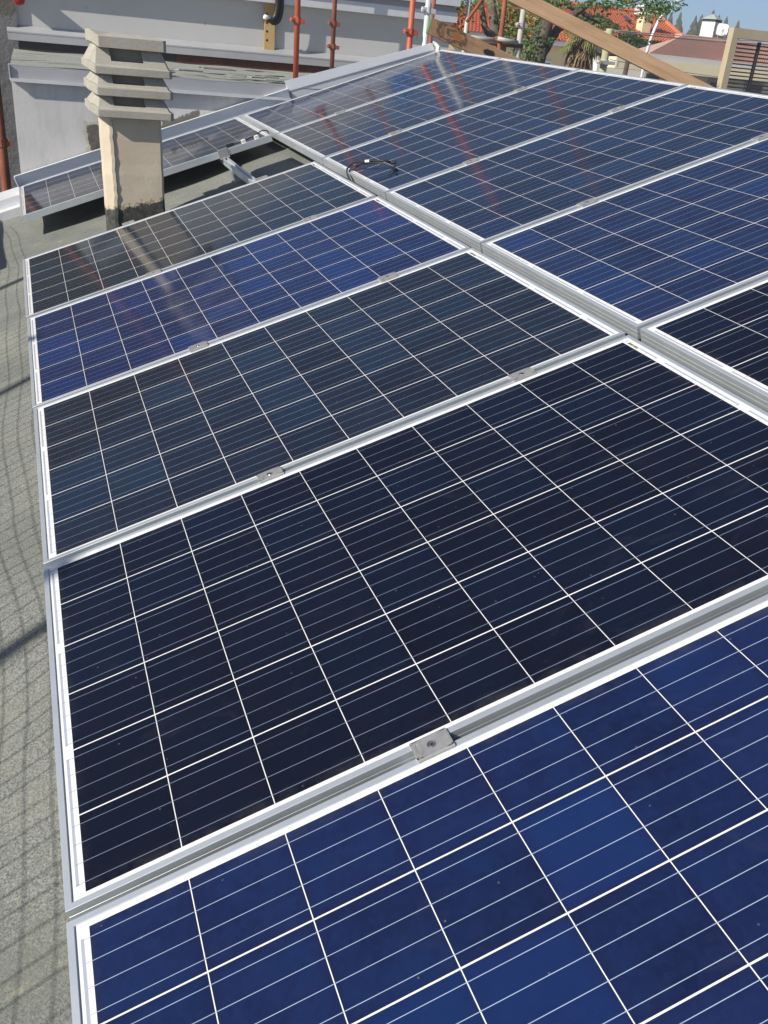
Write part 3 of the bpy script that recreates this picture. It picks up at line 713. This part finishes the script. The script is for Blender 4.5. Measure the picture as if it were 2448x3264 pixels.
# ------------------------------------------------------------------ scaffold tubes, boards and clips
def pole(name, label, u0, v0, y, mat, r=.024, z0=-2.3, z1=4.6, clips=(), u1=None, cat='scaffold pole', clipmat=None):
    p = at(u0, v0, y); q = V((p.x, y, z0)); e = V((p.x, y, z1))
    t = thing(name, label, cat, q, 'scaffold tubes beyond the roof edge'); i_ = Matrix.Translation(-q)
    o = MB().tube([q, e], r, 14).build('tube', mat, t, smooth=True); o.matrix_parent_inverse = i_
    for v in clips:
        z = at(u0, v, y).z; c = V((p.x, y, z))
        mb = MB(); mb.tube([c + V((0,0,-.028)), c + V((0,0,.028))], r + .009, 12); mb.bar(c + V((-r - .035, -.012, .006)), c + V((r + .04, -.012, -.004)), .03, .036)
        mb.tube([c + V((-r - .03, -.05, .006)), c + V((-r - .03, .03, .006))], .008, 8)
        o = mb.build('coupler', clipmat or mat, t); o.matrix_parent_inverse = i_
    return t
pole('scaffold_pole', 'thick orange-red scaffold pole with a coupler, in front of the yellow strap wall', 945, 150, 7.3, M_pole_red, z0=.99, z1=2.6, clips=(66,))
pole('scaffold_pole', 'thinner rust-red scaffold pole right of the thick orange one', 1062, 120, 9.0, M_pole_rust, z0=1.03, z1=2.9, clips=(76, 150))
pole('scaffold_pole', 'orange-red scaffold pole left of the shiny zinc pole', 1309, 90, 6.95, M_pole_red, z1=3.1, clips=(103,))
pole('scaffold_pole', 'shiny zinc scaffold pole holding the end of the knotty plank', 1359, 80, 6.95, M_pole_zinc, z1=2.12, clips=(33,), clipmat=M_pole_zinc)
pole('scaffold_pole', 'thin rusty pole close behind the shiny zinc pole', 1376, 80, 7.5, M_pole_rust, r=.018, z1=2.4)
pole('scaffold_pole', 'thick rusty red pole at the left picture edge beside the low wall', 10, 500, 6.75, M_pole_rust, r=.036, z1=2.6, clips=(455,))
pole('scaffold_pole', 'dark rusty pole among the tree trunks', 1598, 100, 8.2, M_pole_rust, clips=(125,))
pole('scaffold_pole', 'thin grey weathered pole near the fascia corner', 1488, 70, 9.2, M_pole_grey, z1=3.2)
pole('scaffold_pole', 'whitish weathered pole under the long plank, with two couplers', 1656, 120, 8.8, M_pole_grey, r=.027, z1=at(1668, 30, 8.8).z, clips=(80, 147))
tag(MB().tube([at(1487, 69, 8.6), at(1545, -12, 8.6)], .017, 10).build('scaffold_brace', M_pole_rust, smooth=True), 'short rusty brace slanting up beside the orange roof', 'brace', 'scaffold tubes beyond the roof edge')
tag(MB().tube([at(1462, 117, 8.3), at(1600, 130, 8.3)], .024, 12).build('scaffold_brace', M_pole_grey, smooth=True), 'grey horizontal scaffold tube ending at the dark rusty pole', 'brace', 'scaffold tubes beyond the roof edge')
tag(MB().tube([at(1470, 127, 8.6), at(1665, 148, 8.6)], .022, 12).build('scaffold_brace', M_pole_rust, smooth=True), 'rusty threaded horizontal tube just below the grey one', 'brace', 'scaffold tubes beyond the roof edge')
tag(MB().tube([at(1586, 123, 8.15), at(1650, 136, 8.15)], .02, 12).build('scaffold_brace', M_pole_grey, smooth=True), 'short pale tube between the dark rusty pole and the whitish pole', 'brace', 'scaffold tubes beyond the roof edge')

def plank(name, label, a, b_, w, th, mat):
    d = (b_ - a); L = d.length; x = d.normalized(); n = V((-.15, -1, .1)); n = (n - x * n.dot(x)).normalized(); z = x.cross(n) * -1
    if z.z < 0: z = -z
    y = z.cross(x)
    M = Matrix((x, y, z)).transposed().to_4x4(); M.translation = a
    o = MB().box((0, -th / 2, -w / 2), (L, th / 2, w / 2)).build(name, mat, bevel=.003, mw=M)
    return tag(o, label, 'plank')
a = at(1366, 80, 6.75); b_ = at(1800, 283, 6.75)
plank('timber_plank', 'knotty timber plank with a green painted end, leaning by the zinc pole', a, b_, .125, .03, M_wood_knot)
a = at(1530, -70, 6.9); b_ = at(2460, 400, 5.9)
plank('timber_plank', 'long smooth brown plank slanting down in front of the palm and the houses', a, b_, .122, .03, M_wood)

# scaffold guard at the left of the roof: posts, a tube and debris net whose shade lies on the membrane
def guard(y, lab):
    t = thing('guard_post', lab, 'post', (-5.0, y, -2.3), 'posts of the edge guard'); MB().tube([(0,0,0),(0,0,5.88)], .030, 12).build('tube', M_pole_rust, t, smooth=True)
    MB().box((-.07, -.07, 0), (.07, .07, .012)).build('base_plate', M_pole_rust, t)
    return t
guard(-.65, 'guard post left of the black panel'); guard(1.12, 'guard post left of the royal blue panel'); guard(2.68, 'guard post left of the charcoal panel')
tag(MB().tube([(-.95, 4.4, .47), (-.95, 7.5, .50)], .026, 12).build('guard_rail', M_pole_rust, smooth=True), 'guard tube along the roof edge left of the chimney', 'rail')
mb = MB(); rs = random.Random(2)
def wob(y, z): return -.93 + .05 * math.sin(y * 1.7 + z * 2) , y + .012 * math.sin(z * 9 + y * 5), z + .018 * math.sin(y * 2.9) + .01 * math.sin(y * 7.1 + z * 6)
yy0, yy1, zz0, zz1 = -1.6, 5.4, -.35, .60
k = 0; z = zz0
while z <= zz1:
    mb.tube([wob(yy0 + (yy1 - yy0) * i / 110, z) for i in range(111)], .0016, 4, False); z += .058
y = yy0
while y <= yy1:
    mb.tube([wob(y + .008 * math.sin(y * 40), zz0 + (zz1 - zz0) * i / 14) for i in range(15)], .0016, 4, False); y += .060
tag(mb.build('debris_net', M_net), 'wide-meshed safety net stretched along the left roof edge', 'net')

# things on the scaffold above the picture, seen only as soft reflections in the far panels
# (the upper storey of the neighbour's building carries them)
def sheet(name, lab, x0, x1, z0, z1, y, mat):
    mb = MB(); n = 24
    for s_ in (0, .02):
        for i in range(n + 1):
            x = x0 + (x1 - x0) * i / n; d = .012 * math.sin(i * .9)
            mb.v += [(x, y + d + s_, z0), (x, y + d + s_, z1)]
    for s_ in (0, 1):
        o = s_ * 2 * (n + 1)
        for i in range(n): mb.f.append((o + 2*i, o + 2*i + 2, o + 2*i + 3, o + 2*i + 1))
    return tag(mb.build(name, mat), lab, name.replace('_', ' '))
sheet('tarpaulin', 'blue tarpaulin hung on the upper storey, mirrored in the far panels', 3.80, 4.15, 2.55, 3.15, 10.9, M_bluetarp)

# ------------------------------------------------------------------ trees
def leaves(mb, c, rad, n, size, rnd, flat=1.0):
    for _ in range(n):
        while True:
            p = V((rnd.uniform(-1,1), rnd.uniform(-1,1), rnd.uniform(-1,1)))
            if p.length <= 1 and rnd.random() < .35 + .65 * p.length: break
        p = V((p.x * rad[0], p.y * rad[1], p.z * rad[2])) + V(c)
        a = V((rnd.uniform(-1,1), rnd.uniform(-1,1), rnd.uniform(-.8,.4))).normalized(); b = a.cross(V((rnd.uniform(-1,1), rnd.uniform(-1,1), rnd.uniform(-1,1)))).normalized()
        s_ = size * rnd.uniform(.6, 1.3)
        mb.add([p, p + a * s_ * .5 + b * s_ * .32, p + a * s_, p + a * s_ * .5 - b * s_ * .32], [(0,1,2,3)])
def px(p): return p if isinstance(p, V) else at(*p)
rnd = random.Random(11)
def tree(label, y, limbs, clumps, bark, leafmat, size=.10, name='tree'):
    base = at(*limbs[0][0][0], y); base.z = -2.3
    t = thing(name, label, 'tree', base); i_ = Matrix.Translation(-base)
    for k, (pts, r) in enumerate(limbs):
        P = [at(u, v, y + .15 * k) for u, v in pts]
        if k == 0: P = [V((P[0].x - .2, P[0].y, -2.3))] + P; r = [r[0] * 1.25] + list(r)
        Q = bez(P, 5); RRs = []
        for i in range(len(Q)):
            f = i / (len(Q) - 1) * (len(r) - 1); j = min(int(f), len(r) - 2); RRs.append((r[j] + (r[j+1] - r[j]) * (f - j)) * (1 + .12 * math.sin(i * 2.3 + k)))
        o = MB().tube(Q, RRs, 9).build('trunk' if k == 0 else 'limb', bark, t, smooth=True); o.matrix_parent_inverse = i_
    mb = MB()
    for (u, v, du, dv, n) in clumps:
        c = at(u, v, y + rnd.uniform(-.5, .4)); s_ = (y + 1) * 1.1 / FPX
        leaves(mb, c, (du * s_, .45, dv * s_), n, size, rnd)
    o = mb.build('crown', leafmat, t); o.matrix_parent_inverse = i_
    return t
tree('bushy tree with yellow-green leaves between the rusty and the whitish pole', 12, [([(1592, 200), (1580, 110), (1572, 50), (1562, -40)], (.075,.07,.065,.055)), ([(1568, 120), (1545, 85), (1536, 30), (1518, -30)], (.05,.045,.04,.03)), ([(1603, 170), (1592, 90), (1583, 0)], (.045,.04,.035))],
     [(1640,20,32,28,260),(1655,70,26,30,260),(1625,100,20,26,200),(1640,118,18,22,150),(1620,60,22,25,140),(1465,20,26,30,110),(1462,70,12,40,90),(1450,95,9,20,50),(1490,22,16,18,60),(1600,8,14,14,50),(1510,6,20,9,40)], M_bark_light, M_leaf_y, .055)
tree('big leaning dark tree trunk whose leafy branch hangs over the orange roof', 13, [([(1712, 215), (1722, 150), (1742, 80), (1768, 30), (1795, -40)], (.12,.115,.105,.095,.08)), ([(1690, 190), (1712, 100), (1738, 30), (1745, -40)], (.075,.07,.06,.05)), ([(1722, 190), (1765, 110), (1800, 70), (1838, 40), (1885, 5), (1920, -30)], (.07,.075,.068,.058,.045,.03)), ([(1850, 30), (1868, 48), (1898, 68), (1918, 78)], (.045,.035,.022,.008)), ([(1798, 5), (1815, 22), (1836, 32)], (.035,.035,.025)), ([(1880, -10), (1950, -8), (2010, 8), (2060, -12)], (.03,.025,.02,.012)), ([(2040, -20), (2070, 20), (2105, 32), (2130, 20)], (.022,.02,.016,.01))],
     [(1690,130,30,32,300),(1668,155,18,22,150),(1720,12,34,20,180),(1770,8,26,20,130),(1690,70,24,26,120),(1745,128,12,10,50),(1890,15,30,12,110),(1935,8,26,16,110),(1960,15,22,14,70),(2010,8,26,14,90),(2085,20,34,20,220),(2110,30,22,16,150),(2060,48,13,18,90),(2076,62,9,12,45),(2120,8,16,12,70),(2140,22,12,12,50),(1985,28,8,18,26),(1850,12,20,12,60),(1680,178,26,12,110)], M_bark, M_leaf, .055)
tree('dark leafy bush to the right of the green post', 15.5, [([(2000, 200), (2003, 150), (2008, 120)], (.05,.04,.03))], [(2010,125,28,20,330),(2025,135,20,14,150),(1985,118,18,16,160),(1990,92,14,8,50)], M_bark, M_leaf_d, .06, 'bush')
tree('dark foliage mass behind the palm top', 18, [([(1880, 150), (1880, 100), (1890, 80)], (.06,.05,.04))], [(1900,66,26,13,260),(1872,60,18,16,170),(1932,80,18,10,130),(1905,50,12,10,80)], M_bark, M_leaf_d, .085, 'bush')

# palm: trunk in a skirt of dry fronds, green fan fronds above
base = at(1866, 215, 16); base.z = -2.3
t = thing('palm_tree', 'fan palm with a skirt of dry brown fronds beside the green post', 'palm', base); i_ = Matrix.Translation(-base)
ctr = at(1860, 116, 16)
o = MB().tube([base, V((base.x, base.y, ctr.z - .6)), ctr], [.15, .13, .10], 10).build('trunk', M_bark, t, smooth=True); o.matrix_parent_inverse = i_
rf = random.Random(4)
def frond(mb, c, az, el, L, droop, nl, wid):
    d = V((math.cos(az) * math.cos(el), math.sin(az) * math.cos(el), math.sin(el))); stem = c + d * L * .45
    side = d.cross(V((0,0,1))).normalized()
    mb.tube([c, stem], .012, 4, False)
    for k in range(nl):
        a = (k / (nl - 1) - .5) * 2.3; e = (d * math.cos(a) + side * math.sin(a)).normalized(); ll = L * .6 * (1 - .25 * abs(a))
        m = stem + e * ll * .55; tp = stem + e * ll + V((0, 0, -droop * ll)); w = V((0,0,1)).cross(e).normalized() * wid
        mb.add([stem, m + w, tp, m - w], [(0,1,2,3)])
mb = MB()
for k in range(34): frond(mb, ctr + V((0,0,rf.uniform(-.05,.15))), rf.uniform(0, 6.28), rf.uniform(-.75, .5), rf.uniform(.38, .62), rf.uniform(.3, .6), 13, .013)
o = mb.build('crown', M_frond, t); o.matrix_parent_inverse = i_
mb = MB()
for k in range(90): 
    zz = rf.uniform(-.8, .0); az = rf.uniform(0, 6.28); frond(mb, ctr + V((.12 * math.cos(az), .12 * math.sin(az), zz)), az, rf.uniform(-1.5, -1.2), rf.uniform(.4, .6), rf.uniform(.2, .4), 8, .016)
o = mb.build('dry_skirt', M_frond_dry, t); o.matrix_parent_inverse = i_

# far poplars
def poplar(u, vt, y, w, lab):
    tip = at(u, vt, y); b = V((tip.x, tip.y, -2.3)); H = tip.z + 2.3
    t = thing('poplar', lab, 'tree', b, 'far poplars on the skyline'); i_ = Matrix.Translation(-b)
    MB().tube([(0,0,0),(0,0,H*.9)], [.25,.05], 7).build('trunk', M_bark, t)
    mb = MB(); r2 = random.Random(int(u))
    for k in range(900):
        f = r2.random(); z = H * (.12 + .88 * f); rr = w * (math.sin(min(1, (1 - f) * 1.6) * math.pi / 2)) * r2.uniform(.3, 1.08) * (1 + .18 * math.sin(f * 23))
        a = r2.uniform(0, 6.28); p = V((math.cos(a) * rr, math.sin(a) * rr, z)); s_ = r2.uniform(.25, .6)
        mb.add([p, p + V((s_*.25, 0, s_*.5)), p + V((0, 0, s_)), p + V((-s_*.25, .05, s_*.5))], [(0,1,2,3)])
    mb.build('crown', M_poplar, t)
for u, vt, w, lab in ((2120, 52, 1.0, 'low poplar showing just over the orange roof hip'), (2139, 53, 1.1, 'poplar right of the orange roof hip'), (2168, 56, 1.15, 'tall poplar alone between the orange roof and the turret'), (2216, 68, 1.2, 'poplar left of the white turret'), (2236, 62, 1.3, 'poplar directly behind the left wall of the white turret'),
                      (2272, 50, 1.5, 'poplar peeping over the turret roof'), (2290, 64, 1.0, 'poplar between the turret and the square dish'), (2315, 68, 1.2, 'reddish poplar behind the square dish'), (2352, 82, 1.0, 'poplar tip above the beige frame')):
    poplar(u, vt, 85, w, lab)

# ------------------------------------------------------------------ houses across the yard
def roof_sheet(eL, eR, rL, rR, nc, nr, amp, thick=.05):
    """corrugated tile courses between an eave line and a ridge line"""
    eL, eR, rL, rR = map(V, (eL, eR, rL, rR)); nrm = (eR - eL).cross(rL - eL).normalized()
    if nrm.z < 0: nrm = -nrm
    mb = MB(); sub = 6; cols = nc * sub
    for j in range(nr):
        o = len(mb.v)
        for q, lift in ((j, thick), (j + 1.06, .0)):
            f = min(q / nr, 1.0)
            for i in range(cols + 1):
                g = i / cols; p = eL.lerp(eR, g).lerp(rL.lerp(rR, g), f)
                mb.v.append(tuple(p + nrm * (lift + amp * math.cos(2 * math.pi * i / sub))))
        n1 = cols + 1
        for i in range(cols): mb.f.append((o + i, o + i + 1, o + n1 + i + 1, o + n1 + i))
        o2 = len(mb.v)                                        # front lip of the course
        for i in range(cols + 1):
            p = V(mb.v[o + i]); mb.v.append(tuple(p - nrm * thick))
        for i in range(cols): mb.f.append((o + i, o + i + 1, o2 + i + 1, o2 + i))
    return mb
def flat_z(p, z): return V((p.x, p.y, z))

# house with the orange roof: right-hand wing with chimney and skylight, nearer left-hand wing with yellow wall
Y1 = 32
eR = at(2196, 148, Y1); eL = at(1420, 52, Y1); zE = (eR.z + eL.z) / 2; eR.z = zE; eL.z = zE
rL = at(1560, -10, Y1 + 5.0); rR = at(2092, 46, Y1 + 5.0); zr = (rL.z + rR.z) / 2; rL.z = zr; rR.z = zr
oh = thing('tiled_house', 'two-wing house with a bright orange clay tile roof, behind the trees and the palm', 'house', (eL.lerp(eR, .5).x, Y1, -2.3)); i_ = Matrix.Translation(-oh.location)
def oo(mb, name, mat, par=None, **k): o = mb.build(name, mat, par or oh, **k); o.matrix_parent_inverse = Matrix() if par else i_; return o
rf1 = oo(roof_sheet(eL, eR, rL, rR, 70, 20, .02), 'roof', M_tile_orange)
mb = MB(); back = V((0, 10, 0)); mb.add([eR, rR, eR + back], [(0, 1, 2)]); oo(mb, 'hip_slope', M_tile_orange)
mb = MB(); mb.tube([eR + V((0,0,.06)), rR + V((0,0,.08))], .09, 8); mb.tube([rL + V((0,0,.06)), rR + V((0,0,.08))], .09, 8); oo(mb, 'ridge_cap', M_tile_orange)
oo(MB().box((eL.x, Y1 + .5, -2.3), (eR.x - .4, Y1 + 9, zE - .05)), 'wall', M_greyw)
p = at(2046, 104, Y1 + 1.4); q = at(2062, 60, Y1 + 1.4)
o = oo(MB().box((p.x - .16, p.y - .2, p.z - .5), (q.x + .12, p.y + .25, q.z + .12)), 'chimney', M_cream)
mb = MB()
for k in range(3): mb.box((p.x - .28, p.y - .32, q.z + .13 + k * .13), (q.x + .24, p.y + .37, q.z + .20 + k * .13))
oo(mb, 'cap', M_white)
nrm = (eR - eL).cross(rL - eL).normalized(); nrm = nrm if nrm.z > 0 else -nrm
def onroof(u, v, h=.12):
    d = (at(u, v, 10) - EYE).normalized(); tt = (eL - EYE).dot(nrm) / d.dot(nrm); return EYE + d * tt + nrm * h
P = [onroof(*c) for c in ((1983, 64), (1994, 66), (2009, 80), (1999, 79))]
mb = MB(); mb.loft([P, [x + nrm * .06 for x in P]]); sk = oo(mb, 'skylight', M_winglass)
Y2 = 25
e0 = at(1385, 80, Y2); e1 = at(1850, 147, Y2); z = (e0.z + e1.z) / 2; e0.z = z; e1.z = z
r0 = at(1400, 0, Y2 + 3.2); r1 = at(1832, 70, Y2 + 3.2); zz = (r0.z + r1.z) / 2; r0.z = zz; r1.z = zz
oo(roof_sheet(e0, e1, r0, r1, 42, 11, .022), 'roof', M_tile_orange)
oo(MB().box((e0.x, Y2 + .1, z - .12), (e1.x, Y2 + .22, z + .01)), 'gutter', M_flash)
wl = oo(MB().box((e0.x, Y2 + .45, -2.3), (e1.x - .15, Y2 + 6, z - .02)), 'wall', M_cream)
a = at(1735, 196, Y2 + .44); b2 = at(1757, 215, Y2 + .44)
w_ = oo(MB().box((a.x - .25, Y2 + .40, a.z - 1.4), (b2.x, Y2 + .449, a.z + .03)), 'window', M_white)
oo(MB().box((a.x - .18, Y2 + .385, a.z - 1.3), (b2.x - .07, Y2 + .399, a.z - .04)), 'pane', M_winglass, w_)
mb = MB(); mb.bar(at(2045, 118, 29), at(2160, 140, 29), .1, .1); 

# house with the faded red roof, broad cream eave band and the white turret
Y3 = 22
e0 = at(2070, 172, Y3); e1 = at(2520, 224, Y3); z = at(2210, 186, Y3).z; e0.z = z; e1.z = z
r0 = at(2168, 124, Y3 + 4.2); r1 = at(2520, 152, Y3 + 4.2); zz = (r0.z + r1.z) / 2 ; r0.z = zz; r1.z = zz
rh = thing('red_roof_house', 'house with a faded red tile roof, cream eave band and white turret', 'house', (e0.lerp(e1, .5).x, Y3, -2.3)); i_ = Matrix.Translation(-rh.location)
def ro(mb, name, mat, par=None, **k): o = mb.build(name, mat, par or rh, **k); o.matrix_parent_inverse = Matrix() if par else i_; return o
ro(roof_sheet(e0, e1, r0, r1, 62, 18, .016, .018), 'roof', M_tile_pink)
mb = MB(); mb.add([e0, r0, V((r0.x + .3, Y3 + 9, z)), V((e0.x, Y3 + 9, z))], [(0,1,2,3)]); ro(mb, 'hip_slope', M_tile_pink)
ro(MB().box((e0.x - .05, Y3 - .02, z - .15), (e1.x, Y3 + .3, z + .012)), 'gutter_band', M_greyw)
za = at(2200, 195, Y3 - .4).z; zb = at(2200, 222, Y3 - .4).z
bx = at(1963, 190, Y3 - .4).x
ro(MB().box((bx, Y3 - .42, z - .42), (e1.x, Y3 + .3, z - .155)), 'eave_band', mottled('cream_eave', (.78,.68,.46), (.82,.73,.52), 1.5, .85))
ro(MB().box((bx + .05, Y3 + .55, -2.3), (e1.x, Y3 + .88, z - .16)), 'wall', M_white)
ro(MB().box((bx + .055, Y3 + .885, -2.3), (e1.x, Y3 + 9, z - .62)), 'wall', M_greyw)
for (u0, u1, v0) in ((2058, 2097, 232), (2262, 2300, 262), (2380, 2425, 270)):
    p = at(u0, v0, Y3 + .54); q = at(u1, v0 + 5, Y3 + .54)
    w_ = ro(MB().box((p.x - .07, Y3 + .49, p.z - 1.2), (q.x + .07, Y3 + .549, p.z + .07)), 'window', M_greyw)
    ro(MB().box((p.x, Y3 + .47, p.z - 1.15), (q.x, Y3 + .489, p.z)), 'pane', M_winglass, w_)
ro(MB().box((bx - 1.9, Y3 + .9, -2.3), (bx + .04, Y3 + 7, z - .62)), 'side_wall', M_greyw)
# turret: square, turned so two faces show
YT = Y3 + 5.2; c = at(2258, 122, YT); ct = at(2262, 70, YT); rr_ = .33
ro(MB().loft([[(c.x + rr_ * math.cos(a), YT + rr_ * math.sin(a), zz_) for a in (R_(-108), R_(-18), R_(72), R_(162))] for zz_ in (c.z - 1.2, ct.z)]), 'turret', M_white)
mb = MB(); mb.loft([[(c.x + (rr_ * 1.03) * math.cos(a), YT + rr_ * 1.03 * math.sin(a), zz_) for a in (R_(-108), R_(-18), R_(72), R_(162))] for zz_ in (ct.z + .002, ct.z + .07)]); ro(mb, 'turret_vent', M_steel_dark)
mb = MB(); ap = V((c.x, YT, ct.z + .25)); k4 = [V((c.x + rr_ * 1.18 * math.cos(a), YT + rr_ * 1.18 * math.sin(a), ct.z + .073)) for a in (R_(-108), R_(-18), R_(72), R_(162))]
mb.add(k4 + [ap], [(0,1,4),(1,2,4),(2,3,4),(3,0,4),(3,2,1,0)]); ro(mb, 'turret_roof', M_patina)
ro(MB().box((r0.x, Y3 + 4.15, zz - .1), (r1.x, Y3 + 4.5, zz + .09)), 'ridge_cap', M_tile_pink)
# square dish on the red roof
dc = at(2302, 95, Y3 + 4.6); t = thing('satellite_dish', 'white square satellite dish beside the turret', 'dish', dc); i_ = Matrix.Translation(-dc)
nrm_ = (V((-.45, -.85, .25))).normalized(); xx_ = nrm_.cross(V((0,0,1))).normalized(); yy_ = xx_.cross(nrm_)
ring = []
for k in range(24):
    a = 2 * math.pi * k / 24 + .6; c_, s_ = math.cos(a), math.sin(a); q = .185 / max(abs(c_), abs(s_)) ** .75
    ring.append((xx_ * math.cos(a - .6 + R_(38)) + yy_ * math.sin(a - .6 + R_(38))) * q)
o = MB().loft([[dc + p * .5 - nrm_ * .03 for p in ring], [dc + p - nrm_ * .0 for p in ring], [dc + p + nrm_ * .02 for p in ring], [dc + p * .5 + nrm_ * .0 for p in ring]]).build('reflector', M_white, t, smooth=False); o.matrix_parent_inverse = i_
fd = dc + nrm_ * .22 - yy_ * .08
o = MB().tube([dc - yy_ * .16 + nrm_ * .02, fd], .012, 6).build('feed_arm', M_pole_grey, t); o.matrix_parent_inverse = i_
o = MB().tube([fd + yy_ * .02, fd - nrm_ * .07], .03, 8).build('feed_horn', M_pole_grey, t); o.matrix_parent_inverse = i_
o = MB().tube([dc - nrm_ * .03, V((dc.x, dc.y + .12, dc.z - .1)), V((dc.x, dc.y + .12, dc.z - .75))], .025, 8).build('mast', M_pole_grey, t); o.matrix_parent_inverse = i_

# beige frame with dark louvres
YL = 13
p0 = at(2341, 90, YL); p1 = at(2475, 100, YL); wq = at(2366, 92, YL).x - p0.x
fr = thing('louvre_frame', 'beige rendered frame with dark metal louvres at the right picture edge', 'frame', V((p0.x, YL, -2.3))); i_ = Matrix.Translation(-fr.location)
def fo(mb, name, mat, **k): o = mb.build(name, mat, fr, **k); o.matrix_parent_inverse = i_; return o
xr_ = p0.x + 1.6; zT = at(2345, 88, YL).z; zB = at(2355, 122, YL).z
fo(MB().box((p0.x, YL, -2.3), (p0.x + .125, YL + .13, zB)), 'post', M_beige); fo(MB().box((p0.x, YL - .001, zB), (xr_, YL + .131, zT)), 'lintel', M_beige); fo(MB().box((xr_ - .125, YL, -2.3), (xr_, YL + .13, zB)), 'post', M_beige)
x = p0.x + .15; mb = MB(); mb.box((x, YL + .08, -2.2), (x + .035, YL + .13, zB - .01)); zz_ = zB - .08
mb2 = MB()
k = 0
while zz_ > -1.0:
    mb2.bar((x + .036, YL + .10, zz_), (xr_ - .13, YL + .10, zz_), .05, .020); zz_ -= .0605; k += 1
fo(mb, 'upright', M_steel_dark); fo(mb2, 'louvre_slats', M_steel_dark)
x2 = at(2432, 130, YL).x; fo(MB().box((x2, YL + .06, -2.2), (x2 + .03, YL + .125, zB - .02)), 'upright', M_steel_dark)

# green post with bracket, curved lamp post, overhead cables
q = at(1934, 150, 12); zt_ = at(1946, 92, 12).z
t = thing('utility_post', 'round greenish concrete post with a steel bracket, in front of the dark bush', 'post', V((q.x, 12, -2.3))); i_ = Matrix.Translation(-t.location)
o = MB().tube([(q.x, 12, -2.3), (q.x, 12, zt_ - .02), (q.x, 12, zt_)], [.062, .056, .050], 16).build('shaft', M_post, t, smooth=True); o.matrix_parent_inverse = i_
zb_ = at(1930, 200, 12).z
mb = MB(); mb.tube([(q.x, 12, zb_ - .04), (q.x, 12, zb_ + .04)], .068, 16); mb.bar((q.x - .14, 11.93, zb_), (q.x + .17, 11.93, zb_), .03, .05); mb.tube([(q.x - .13, 11.9, zb_), (q.x - .13, 11.98, zb_)], .025, 8); mb.tube([(q.x + .16, 11.9, zb_ - .04), (q.x + .16, 11.9, zb_ + .04)], .025, 8)
o = mb.build('bracket', M_pole_grey, t); o.matrix_parent_inverse = i_
P = [at(u, v, 17) for u, v in ((2045, 245), (2062, 165), (2080, 110), (2098, 70), (2112, 48), (2135, 22), (2165, 2), (2215, -18))]
P = [V((P[0].x - .12, 17, -2.3))] + P
tag(MB().tube(bez(P, 8), .034, 12).build('curved_lamp_post', M_white_edge, smooth=True), 'pale curved lamp post arching up over the orange and red roofs', 'lamp post')
def cable_line(u0, v0, y0, u1, v1, y1, sag, lab, r=.012):
    a, b_ = at(u0, v0, y0), at(u1, v1, y1); pts = [a.lerp(b_, i / 20) + V((0, 0, -sag * 4 * (i / 20) * (1 - i / 20))) for i in range(21)]
    tag(MB().tube(pts, r, 6).build('overhead_cable', M_pole_grey, smooth=True), lab, 'cable', 'overhead cables')
cable_line(1500, -30, 16, 1950, 103, 12, .12, 'overhead cable running from behind the plank to the green post top', .010)
cable_line(1950, 100, 12, 2700, 150, 15, .05, 'thick overhead cable from the green post past the red roof', .010)
cable_line(1950, 96, 12, 2700, 143, 15, .03, 'thinner cable just above the thick one past the red roof', .007)
cable_line(1944, 190, 12, 2500, 262, 21, .06, 'low thin cable in front of the cream eave band', .006)

# hazy air over the whole place
hz = MB().box((-950, -950, -3.3), (950, 950, 14.0)).build('haze', bpy.data.materials.new('hazy_air'))
hm = hz.data.materials[0]; hm.use_nodes = True; ht = hm.node_tree
for nd in list(ht.nodes):
    if nd.type != 'OUTPUT_MATERIAL': ht.nodes.remove(nd)
hv = ht.nodes.new('ShaderNodeVolumePrincipled'); hv.inputs['Color'].default_value = (.86, .91, 1, 1); hv.inputs['Density'].default_value = .0032; hv.inputs['Anisotropy'].default_value = .25
ht.links.new(hv.outputs[0], [n_ for n_ in ht.nodes if n_.type == 'OUTPUT_MATERIAL'][0].inputs['Volume'])
tag(hz, kind='stuff')
